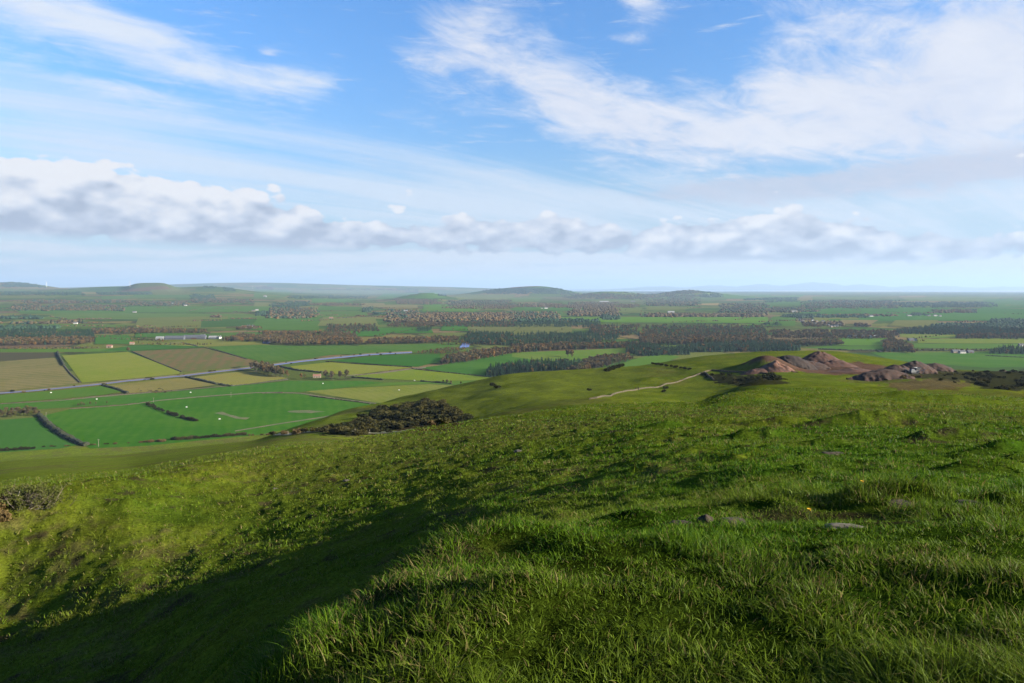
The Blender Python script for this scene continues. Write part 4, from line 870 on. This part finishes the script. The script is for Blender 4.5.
def machine():
    p = hit(914, 374.2, 340, 560); r = thing('screening_machine', 'grey quarry screening machine with sloping conveyors before the brown heaps', 'quarry machine', p, .15)
    gm = mat('pale_steel', (.26,.27,.29), (.16,.165,.18), 1.5, .5, metal=.2); dk = mat('rubber', (.03,.03,.032), (.02,.02,.02), 3)
    b = MB(); b.box(-3, 3, -1.2, 1.2, 1.3, 2.6).box(-2.6, -.4, -1.1, 1.1, 2.6, 3.6); b.build('body', gm, r)
    h = MB(); h.add([(-1.2,-1,2.9),(1.2,-1,2.9),(1.2,1,2.9),(-1.2,1,2.9),(-2,-1.7,4.6),(2,-1.7,4.6),(2,1.7,4.6),(-2,1.7,4.6)], [(0,1,5,4),(1,2,6,5),(2,3,7,6),(3,0,4,7),(0,3,2,1)])
    ho = h.build('hopper', gm, r); ho.location = (2.4, 0, 0)
    for s, (q0, q1) in enumerate((((-2.5, 0, 1.6), (-8.5, 0, 4.6)), ((2.2, -1, 1.5), (6.8, -3.4, 3.9)))):
        c = MB(); a = Vector(q0); e = Vector(q1); d = (e-a).normalized(); sd = d.cross(Vector((0, 0, 1))).normalized()*.55; up = sd.cross(d)*.28
        c.add([a-sd, a+sd, a+sd+up, a-sd+up, e-sd, e+sd, e+sd+up, e-sd+up], [(0,3,2,1),(4,5,6,7),(0,1,5,4),(1,2,6,5),(2,3,7,6),(3,0,4,7)]); c.tube(a.lerp(e, .65), Vector((a.lerp(e, .6).x, a.lerp(e, .6).y, 0)), .1, .1)
        c.build('conveyor', gm, r)
    for s in (-1, 1):
        t = MB(); t.box(-2.6, 2.6, s*1.25-.28, s*1.25+.28, .25, .95).tube((-2.6, s*1.25-.28, .6), (-2.6, s*1.25+.28, .6), .38, .38, 12).tube((2.6, s*1.25-.28, .6), (2.6, s*1.25+.28, .6), .38, .38, 12).box(-1, 1, s*1.0-.2, s*1.0+.2, .9, 1.35); t.build('track', dk, r)
machine()

# ------------------------------------------------------------------ houses, farm sheds, turbines, bales, poles
WH = mat('white_render', (.60,.59,.56), (.50,.49,.46), .6); SLATE = mat('slate', (.12,.125,.14), (.08,.085,.095), .8); PINK = mat('clay_tile', (.34,.17,.12), (.25,.13,.10), .8); GREY = mat('sheet_steel', (.12,.13,.155), (.09,.10,.12), .3, .8); LWH = mat('pale_sheet', (.32,.33,.34), (.25,.26,.27), .3, .7); STN = mat('house_stone', (.36,.29,.23), (.26,.21,.17), .6); GLS = mat('window_glass', (.03,.035,.045), (.02,.022,.03), 1, .1, spec=.6); DOORM = mat('door_paint', (.12,.06,.04), (.09,.05,.03), 2)
def gable(w, d, h, rh, ov=.35):
    return [(-w/2-ov,-d/2-ov,h-.12),(w/2+ov,-d/2-ov,h-.12),(w/2+ov,d/2+ov,h-.12),(-w/2-ov,d/2+ov,h-.12),(-w/2-ov,0,h+rh),(w/2+ov,0,h+rh)], [(0,1,5,4),(2,3,4,5),(1,2,5),(3,0,4),(3,2,1,0)]
def house(loc, w, d, h, wm, rm, label, rz=0.0, group=None, name='house', detail=True, cat='house'):
    r = thing(name, label, cat, loc, rz, group); rh = d*.42
    b = MB(); b.box(-w/2, w/2, -d/2, d/2, -.5, h); b.add([(-w/2,-d/2,h),(-w/2,d/2,h),(-w/2,0,h+rh-.15),(w/2,-d/2,h),(w/2,d/2,h),(w/2,0,h+rh-.15)], [(0,1,2),(3,5,4)]); b.build('wall', wm, r)
    g = MB(); g.add(*gable(w, d, h, rh)); ro = g.build('roof', rm, r)
    if detail:
        for s in (-1, 1): c = MB(); c.box(s*(w/2-.9)-.45, s*(w/2-.9)+.45, -.4, .4, h+rh*.55, h+rh+1.1); c.build('chimney', wm, ro)
        for s in (-.32, .32): q = MB(); q.box(w*s-.6, w*s+.6, -d/2-.05, -d/2+.1, 1.0, 2.4); q.build('window', GLS, r)
        q = MB(); q.box(-.5, .5, -d/2-.06, -d/2+.1, 0, 2.1); q.build('door', DOORM, r)
    else:
        q = MB(); q.box(-w*.12, w*.12, -d/2-.06, -d/2+.1, 0, h*.8); q.build('door', DOORM if wm is not GREY else SLATE, r)
    return r
def hz(px, py):
    X, Y = hitfar([px], [py]); return (float(X[0]), float(Y[0]), float(valley(X, Y)[0]))
house(flat(160,339.6), 24, 14, 5, LWH, LWH, 'bright white farm shed at the left end of the long farm', .1, None, 'farm_shed', False, 'shed')
house(flat(175,339.4), 62, 18, 5, GREY, GREY, 'long grey farm shed right of the bright white one', .06, None, 'farm_shed', False, 'shed')
house(flat(195,339.0), 72, 20, 5.5, SLATE, GREY, 'longest dark grey shed in the middle of the long farm', .05, None, 'farm_shed', False, 'shed')
house(flat(203,337.2), 14, 9, 6.5, WH, SLATE, 'white farmhouse behind the dark grey shed', .2)
house(flat(213,338.8), 26, 13, 5, GREY, LWH, 'small pale roofed shed near the right end of the long farm', .1, None, 'farm_shed', False, 'shed')
house(flat(219.5,338.8), 11, 9, 6, WH, SLATE, 'small white house at the right end of the long farm', 1.1)
house(hz(75.5,324), 17, 9, 6.5, WH, SLATE, 'small white house beside two evergreens at the left', .1)
house(hz(185.5,305.8), 22, 12, 8, WH, SLATE, 'white house below the dark hill wood far left', .1)
house(hz(172,304), 16, 12, 8, LWH, GREY, 'pale barn left of the white house below the hill wood', .1, None, 'barn', False, 'barn')
house(hz(134.5,312.6), 22, 11, 6, WH, SLATE, 'white cottage among the pale far left fields', .1)
house(hz(244,328), 18, 10, 6, STN, PINK, 'red roofed house left of the two pale ones on the slope', .1)
house(hz(248.5,327.6), 13, 10, 7, WH, SLATE, 'pale house just right of the red roofed one', .1)
house(hz(253,327.4), 12, 9, 7, WH, SLATE, 'second pale house, farthest from the red roofed one', 1.2)
house(hz(253.5,311.4), 22, 12, 7, STN, SLATE, 'stone farm among trees above the pale houses', .1)
house(hz(257,310.6), 20, 12, 8, WH, SLATE, 'bright white house above the brown wood on the left', .3)
house(hz(265,297), 34, 20, 9, LWH, LWH, 'pale shed on the far green hill', .1, None, 'farm_shed', False, 'shed')
house(flat(109.5,347.6), 14, 9, 4.5, STN, PINK, 'red roofed barn beside the low hedge wood', .1, None, 'barn', False, 'barn')
house(flat(132,344.4), 12, 8, 4.5, STN, PINK, 'little red roofed building left of the farm sheds', .3)
house(flat(317,377.6), 14, 7, 3.6, STN, PINK, 'cottage with a pink tiled roof among round trees', .15)
house(hz(331,318.8), 20, 11, 6, STN, PINK, 'tan farmhouse in front of the far brown belt', .1)
house(hz(406,311.6), 34, 14, 6, LWH, LWH, 'pale farm shed under the tan far field', .1, None, 'farm_shed', False, 'shed')
house(hz(414,311.8), 16, 12, 6, STN, SLATE, 'stone farmhouse right of the pale shed', .1)
house(hz(546,309), 26, 14, 11, WH, SLATE, 'tall white house alone in the middle woods', .15); house(hz(542,309), 14, 11, 6, WH, SLATE, 'low wing beside the tall white house', .15)
house(hz(577,309), 16, 10, 5, WH, SLATE, 'tiny white cottage right of the tall white house', .1)
house(hz(604,302.6), 110, 30, 9, LWH, LWH, 'long white shed far off in the middle', .05, None, 'farm_shed', False, 'shed')
house(hz(633,302), 50, 25, 8, LWH, GREY, 'shorter pale shed right of the long white one', .05, None, 'farm_shed', False, 'shed')
house(hz(671,312.8), 46, 16, 6, LWH, LWH, 'white farm shed over the bright green strip', .1, None, 'farm_shed', False, 'shed')
house(hz(794,312.6), 40, 16, 7, LWH, LWH, 'white shed behind the village', .1, None, 'farm_shed', False, 'shed')
house(hz(871,317), 22, 12, 7, WH, SLATE, 'lone white house in the wide green fields at the right', .2)
vr = random.Random(9)
for i in range(30):
    px = 799+vr.random()*42; py = 322.5+(px-800)*.09+vr.uniform(-3, 2.4); house(hz(px, py), vr.uniform(9, 16), vr.uniform(7, 9), vr.uniform(4.5, 6.5), vr.choice([WH, WH, STN]), vr.choice([SLATE, SLATE, PINK]), 'small house in the village among trees', vr.uniform(-.5, .5), 'houses of the village', detail=False)
for i, (px, w, rz, l) in enumerate([(849,9,.1,'leftmost white house in the row above the bright green field'),(854,18,0,'widest white house in the row above the bright green field'),(863,8,.2,'smallest house in the row above the bright green field'),(873,24,.05,'white shed at the right of the row above the bright green field')]):
    house(flat(px, 337.8), w, 8, 5.5, WH, SLATE if i != 3 else LWH, l, rz)
house(flat(911,341), 18, 10, 5, SLATE, SLATE, 'dark barn right of the brown copse', .1, None, 'barn', False, 'barn'); house(flat(915.5,341), 8, 7, 6, WH, SLATE, 'white gabled house touching the dark barn', 1.2)
house(hz(909,316.4), 26, 12, 6, WH, SLATE, 'white cottage left of the far right farm', .1)
house(hz(935,316.6), 20, 12, 8, WH, SLATE, 'main white house of the far right farm', .1); house(hz(940,316.8), 14, 11, 6, WH, SLATE, 'small white building right of the far right farmhouse', .1); house(hz(929,316.6), 20, 11, 5, STN, SLATE, 'stone byre left of the far right farmhouse', .1)
house(flat(962,353.6), 16, 9, 5, WH, SLATE, 'white farmhouse beside the dark straight hedge', .1); house(flat(956,353), 22, 11, 4.5, STN, SLATE, 'stone barn left of the white farmhouse by the hedge', .1, None, 'barn', False, 'barn'); house(flat(970,353.2), 16, 9, 4.5, SLATE, SLATE, 'dark barn right of the white farmhouse by the hedge', .1, None, 'barn', False, 'barn')
house(flat(1021,346.6), 14, 8, 5.5, WH, SLATE, 'white house at the right edge above the dark clump', .1)
house(flat(574.5,375.5), 8, 6, 4.2, WH, SLATE, 'white cottage half hidden behind the spur by the brown wood', .2)
def turbine(px, py, h, label):
    l = hz(px, py); r = thing('wind_turbine', label, 'wind turbine', l, random.uniform(-.4, .4)); w = mat('turbine_white', (.85,.85,.85), (.8,.8,.8), .1, .4)
    t = MB(); t.tube((0,0,-2), (0,0,h), h*.032, h*.018, 10); t.build('tower', w, r); n = MB(); n.box(-h*.02, h*.02, -h*.05, h*.05, h, h*1.04); n.build('nacelle', w, r)
    hb = MB(); hb.tube((0, -h*.05, h*1.02), (0, -h*.075, h*1.02), h*.02, h*.008, 8); hb.build('hub', w, r); a0 = random.uniform(0, 2)
    for k in range(3):
        a = a0+k*2.094; bl = MB(); d = Vector((math.sin(a), 0, math.cos(a))); c = Vector((0, -h*.06, h*1.02)); bl.tube(c, c+d*h*.12, h*.012, h*.018, 6).tube(c+d*h*.12, c+d*h*.55, h*.018, h*.004, 6); bl.build('blade', w, r)
for i, (px, py, h, l) in enumerate([(46.5,287.4,100,'white wind turbine beside the dark forest hill'),(109.5,286.2,80,'white wind turbine left of the rounded green hill'),(130,287,70,'white wind turbine touching the rounded green hill'),(252.5,288.4,70,'white wind turbine on the skyline above the left woods')]): turbine(px, py, h, l)
BW = mat('bale_wrap', (.86,.87,.84), (.74,.76,.72), 1.2, .35)
def bale(px, py, label):
    m = MB(); n = 16
    m.tube((-1.35, 0, 1.0), (1.35, 0, 1.0), 1.05, 1.05, n); m.tube((-1.5, 0, 1.0), (-1.35, 0, 1.0), .8, 1.05, n); m.tube((1.35, 0, 1.0), (1.5, 0, 1.0), 1.05, .8, n)
    o = m.build('wrapped_bale', BW, None, flat(px, py, .4)); o.rotation_euler = (0, 0, random.uniform(-.5, .5)); o.scale = (.72, .72, .72); tag(o, label, 'bale', 'white bales in the fields')
for px, py, l in [(51,393.2,'white bale under the river bank at the far left'),(96.5,399.8,'white bale in the narrow green strip below the track'),(190.5,393,'white bale below the tan fields'),(186.5,407.8,'white bale near the end of the broken bush row'),(219.5,419.8,'white bale beside the bare patch in the biggest field'),(323,384,'white bale below the pink roofed cottage'),(414.5,381,'white bale on the lime green field edge'),(399,390.6,'white bale in the olive field')]: bale(px, py, l)
def pole(px, py, h, label):
    m = MB(); m.tube((0,0,-.3), (0,0,h), .2, .15, 6).box(-1.1, 1.1, -.1, .1, h-.7, h-.5)
    for x in (-.95, 0, .95): m.tube((x, 0, h-.5), (x, 0, h-.2), .07, .05, 5)
    tag(m.build('utility_pole', wood_p, None, flat(px, py, .3)), label, 'pole')
for px, py, h, l in [(46,418.6,8,'wooden utility pole by the corner of the brown copse'),(98.5,447,8,'wooden utility pole at the foot of the slope'),(231,397.6,8,'wooden utility pole on the tan track'),(153.5,402.6,7,'wooden utility pole above the broken bush row')]: pole(px, py, h, l)

# ------------------------------------------------------------------ things in the grass close by
def lump(name, px, py, sx, sy, sz, m, label, cat, seed, dz=0.0):
    V, T = ico(4); g = np.random.default_rng(seed); o_ = g.uniform(0, 90, 3)
    n = fbm(V[:, 0]*1.6+o_[0]+V[:, 2], V[:, 1]*1.6+o_[1]-V[:, 2], 600+seed, 4)-.5; V = V*(1+.9*n[:, None]); V[:, 2] = np.maximum(V[:, 2], -.25)
    p = hit(px, py, 4, 60); o = put(name, mesh_np(name, V*np.array([sx, sy, sz]), None, T, smooth=True), m, None, (p.x, p.y, p.z+dz)); return tag(o, label, cat)
EA = mat('molehill_soil', (.060,.045,.030), (.032,.024,.018), 14, .95, 6, bump=.8); RK = mat('lichened_stone', (.15,.135,.10), (.075,.066,.05), 9, .9, 6, bump=.7)
lump('stone', 706, 524, .075, .06, .085, EA, 'dark upright stone in the grass on the brow of the knoll', 'stone', 1)
lump('molehill', 733, 524.5, .13, .09, .055, EA, 'small dark molehill right of the upright stone', 'molehill', 2)
lump('molehill', 682, 524, .10, .06, .022, EA, 'flattened bare earth mound left of the upright stone', 'molehill', 3)
lump('molehill', 898, 505.5, .18, .10, .05, EA, 'large scraped earth mound by the burrow at the right', 'molehill', 4)
lump('molehill', 968, 504.5, .16, .08, .04, EA, 'low dark earth mound right of the burrow', 'molehill', 5)
lump('stone', 846, 528, .17, .07, .03, RK, 'flat pale stone lying in the hollow left of the burrow', 'stone', 6)
lump('stone', 518, 451.5, .35, .3, .12, RK, 'pale stone half way down the middle of the slope', 'stone', 7)
lump('stone', 275, 489, .22, .16, .10, RK, 'pale stone on the left slope above the shadow', 'stone', 8)
lump('stone', 346, 481, .28, .16, .08, RK, 'grey stone right of the pale one on the left slope', 'stone', 9)
lump('molehill', 832, 455, .5, .25, .12, EA, 'dark earth mound high on the right of the slope', 'molehill', 10)
YF = mat('petal_yellow', (.75,.42,.02), (.65,.34,.02), 8); STM = mat('flower_stem', (.06,.10,.02), (.05,.08,.02), 8)
for px, py, l in ((862,494,'yellow dandelion above the burrow'),(809,525,'yellow dandelion left of the flat stone')):
    r = thing('dandelion', l, 'flower', hit(px, py, 4, 40)); s = MB(); s.tube((0,0,-.02), (.01,0,.16), .004, .003, 5); s.build('stem', STM, r); f = MB()
    for k in range(14): a = k*.449; f.add([(.01,0,.16),(.01+.035*math.cos(a),.035*math.sin(a),.172),(.01+.035*math.cos(a+.4),.035*math.sin(a+.4),.172)], [(0,1,2)])
    f.tube((.01,0,.15), (.01,0,.168), .008, .018, 8); f.build('flower_head', YF, r); r.scale = (.6, .6, .8)
# ------------------------------------------------------------------ sky with cirrus and a bank of cumulus, sun, air, camera
SKY_K = .05; EXPO = 2.3
def build_sky():
    w = bpy.data.worlds.new('World'); S.world = w; w.use_nodes = True; nt = w.node_tree; nt.nodes.clear()
    out = nt.nodes.new('ShaderNodeOutputWorld'); bg = nt.nodes.new('ShaderNodeBackground'); nt.links.new(bg.outputs[0], out.inputs[0]); bg.inputs[1].default_value = SKY_K
    sky = nt.nodes.new('ShaderNodeTexSky'); sky.sky_type = 'NISHITA'; sky.sun_disc = False; sky.sun_elevation = EL
    sky.sun_rotation = math.atan2(SUN.x, SUN.y); sky.altitude = 200; sky.air_density = 1.0; sky.dust_density = .35; sky.ozone_density = 2.0
    G = nt.nodes.new('ShaderNodeTexCoord').outputs['Generated']; sp = nt.nodes.new('ShaderNodeSeparateXYZ'); nt.links.new(G, sp.inputs[0])
    x, y, z = [E(nt, sp.outputs[i]) for i in range(3)]
    hor = (x*x+y*y)._m('POWER', .5)
    a = x._m('ARCTAN2', y); e = z._m('ARCTAN2', hor)                      # bearing and height above the horizon
    def ae(px, py):
        u = (px-PX0)/F; return math.atan(u), math.atan((Y0-py)/F/math.sqrt(1+u*u))
    def blob(px, py, sx, sy, rot=0, wgt=1.0):
        a0, e0 = ae(px, py); c, s = math.cos(math.radians(rot)), math.sin(math.radians(rot)); k = math.cos(a0)
        A = (a-a0)*(F/k/k*1.0); B = (e-e0)*(-F/k)
        p = (A*c+B*s)*(1/sx); q = (B*c-A*s)*(1/sy)
        return (p*p+q*q)._m('MULTIPLY', -1.0)._m('EXPONENT')*wgt
    def total(L):
        t = blob(*L[0])
        for b in L[1:]: t = t+blob(*b)
        return t
    # high cloud lies on a level sheet: streaks share one heading and draw together towards the horizon
    zz = z._m('MAXIMUM', 0.0)+.12
    X = x/zz; Y = y/zz; hd = math.radians(52); ch, sh = math.cos(hd), math.sin(hd)
    al = X*sh+Y*ch; ac = X*ch-Y*sh
    n_big = (noise(nt, vec(nt, al*.8, ac*1.25), 1.9, 3, .55, .4)-.5)*2.4
    n_str = (noise(nt, vec(nt, al*.20, ac*2.3, 3.0), 1.5, 5, .62, .5)-.5)*2.4
    n_rip = (noise(nt, vec(nt, al*1.0, ac*1.7, 7.0), 3.6, 6, .70, .5)-.5)*2.4
    hi = total([(470,30,60,62,20,.9),(560,95,75,36,24,.95),(660,132,95,36,12,.95),(820,120,130,58,0,.85),(960,110,140,90,0,.85),(790,78,52,26,0,.45),(830,18,95,32,0,.55),
                (1010,20,110,60,0,.6),(640,8,30,14,25,.75),(628,38,30,6,5,.6),(1150,90,160,120,0,.8),(420,80,30,30,0,.35),(690,80,24,7,0,.3),(392,114,30,5,0,.4),(270,53,10,4,0,.5),(480,136,24,5,0,.4)])
    A1 = (hi+n_big*.50+n_rip*.75-.14).ss(.10, 1.12)*.97
    st = total([(80,12,130,36,18,.7),(200,64,115,26,10,.8),(310,80,48,18,0,.8),(10,8,70,26,0,.55),(-150,0,150,60,15,.6),(110,92,150,16,8,.5)])
    A2 = (st+n_str*.55+n_rip*.60-.10).ss(.14, 1.1)*.90
    ve = total([(240,165,330,60,8,.75),(60,125,200,44,6,.55),(520,195,160,34,6,.65),(720,215,300,34,0,.6),(960,200,220,40,0,.7)])
    A3 = (ve+n_str*.95+n_rip*.22-.10).ss(.10, 1.25)*.78
    gs = total([(690,191,95,12,-3,.8),(850,180,150,17,-6,.95),(1010,170,130,20,-4,.85)])
    A4 = (gs+n_rip*.6+n_big*.35).ss(.25, 1.0)*.75
    # cumulus bank, rounded tops over level grey bases
    vC = vec(nt, a*9.0, e*16.0, 2.3); vC2 = vec(nt, a*9.0-.12, e*16.0+.28, 2.3)
    def vor(v, sc):
        n = nt.nodes.new('ShaderNodeTexVoronoi'); n.feature = 'SMOOTH_F1'; n.inputs['Scale'].default_value = sc; n.inputs['Smoothness'].default_value = .35; nt.links.new(v, n.inputs['Vector']); return E(nt, n.outputs['Distance'])
    def puff(v): return (noise(nt, v, 1.0, 6, .60, .1)-.5)*2.1+(.42-vor(v, 2.6))*.75+(.42-vor(v, 6.0))*.42
    c0 = puff(vC); c1 = puff(vC2)
    bank = total([(20,206,130,50,0,1.0),(150,213,115,38,5,.95),(265,225,105,32,5,.9),(370,238,80,17,0,.6),(500,230,90,22,0,.78),(610,240,130,22,0,.7),(720,240,90,24,0,.72),(840,238,110,29,0,.8),(980,247,120,18,0,.6),
                  (-160,205,160,44,0,.95),(1200,235,170,28,0,.8)])
    eb = e+a*.026; e_b = math.atan((Y0-252)/F)
    AC = (bank+c0*.80-.12).ss(.30, .43)*(eb+c0*.003).ss(e_b-.014, e_b+.002)*.97
    lit = (c0-c1)*.95+.06+(eb-e_b)*13.0-(a+.2)*.16
    low = total([(720,257,240,5,0,.8),(930,262,160,5,0,.8),(440,254,130,5,0,.7),(700,278,400,5,0,.6),(250,277,300,4,0,.6),(120,266,330,6,0,.75),(500,270,220,5,0,.7),(820,266,280,7,0,.85),(300,259,90,4,0,.9),(20,247,70,7,0,.8),(950,272,250,7,0,.6),(150,252,60,6,0,.6),(520,258,150,5,0,.7)])
    AL_ = (low+(noise(nt, vec(nt, a*7, e*60, 5.0), 1.6, 5, .62)-.5)*2.4).ss(.15, .85)*.85
    k = 1.0/SKY_K/2**EXPO
    white = (.88*k, .89*k, .93*k); cool = (.62*k, .68*k, .80*k); grey = (.43*k, .49*k, .62*k)
    tone = cmix(nt, e.ss(0.0, .42), SKY_LOW, SKY_HIGH)
    base = cmix(nt, 1.0, sky.outputs[0], tone, 'MULTIPLY')
    haze = (.45*k, .59*k, .80*k)
    base = cmix(nt, (1.0-e.ss(-.02, .22))*.92, base, haze)
    c = cmix(nt, A3, base, (.72*k, .81*k, .94*k))
    c = cmix(nt, A2, c, (.80*k, .86*k, .95*k))
    c = cmix(nt, A1, c, cmix(nt, (n_rip*.5+n_big*.4).ss(-.5, .5), (.66*k, .725*k, .88*k), (.83*k, .86*k, .94*k)))
    c = cmix(nt, A4, c, (.56*k, .61*k, .75*k))
    c = cmix(nt, AL_, c, (.74*k, .79*k, .88*k))
    c = cmix(nt, AC, c, cmix(nt, lit.ss(.35, 1.0), cmix(nt, lit.ss(-.1, .5), grey, cool), white))
    nt.links.new(c, bg.inputs[0])
    w.cycles.sampling_method = 'MANUAL'; w.cycles.sample_map_resolution = 256
SKY_LOW = (.565, .60, .635); SKY_HIGH = (.50, .79, 1.07)
build_sky()
sun = bpy.data.lights.new('sun', 'SUN'); sun.energy = 5.0; sun.angle = math.radians(.5); sun.color = (1.0, .91, .73)
so = put('sun', None); bpy.data.objects.remove(so); so = bpy.data.objects.new('sun', sun); COL.objects.link(so)
so.rotation_euler = (-SUN).to_track_quat('-Z', 'Y').to_euler(); so.location = (200, -60, 150)
def build_haze():
    hz = MB().box(-95000, 95000, -6000, 99000, -186, 900).build('haze', None); m = bpy.data.materials.new('haze'); m.use_nodes = True; nt = m.node_tree; nt.nodes.clear()
    o = nt.nodes.new('ShaderNodeOutputMaterial'); v = nt.nodes.new('ShaderNodeVolumePrincipled'); v.inputs['Color'].default_value = (.33, .46, .66, 1)
    v.inputs['Density'].default_value = HAZE_D; v.inputs['Anisotropy'].default_value = .1; nt.links.new(v.outputs[0], o.inputs['Volume']); hz.data.materials.append(m)
    tag(hz, 'thin blue air over the valley', 'haze', kind='stuff')
HAZE_D = 3.1e-5
build_haze()
cam = bpy.data.cameras.new('camera'); cam.lens = 24; cam.sensor_width = 36; cam.clip_start = .05; cam.clip_end = 250000
cam.shift_y = -(341.5-Y0)/1024
co = bpy.data.objects.new('camera', cam); COL.objects.link(co); co.rotation_euler = (math.radians(90), 0, 0); S.camera = co
S.view_settings.view_transform = 'Standard'; S.view_settings.look = 'None'; S.view_settings.gamma = 1; S.view_settings.exposure = EXPO
S.render.resolution_x, S.render.resolution_y = 1024, 683
cy = S.cycles; cy.max_bounces = 5; cy.diffuse_bounces = 2; cy.glossy_bounces = 1; cy.transmission_bounces = 2; cy.volume_bounces = 0; cy.use_denoising = True; cy.use_adaptive_sampling = True; cy.adaptive_threshold = .012; cy.adaptive_min_samples = 16
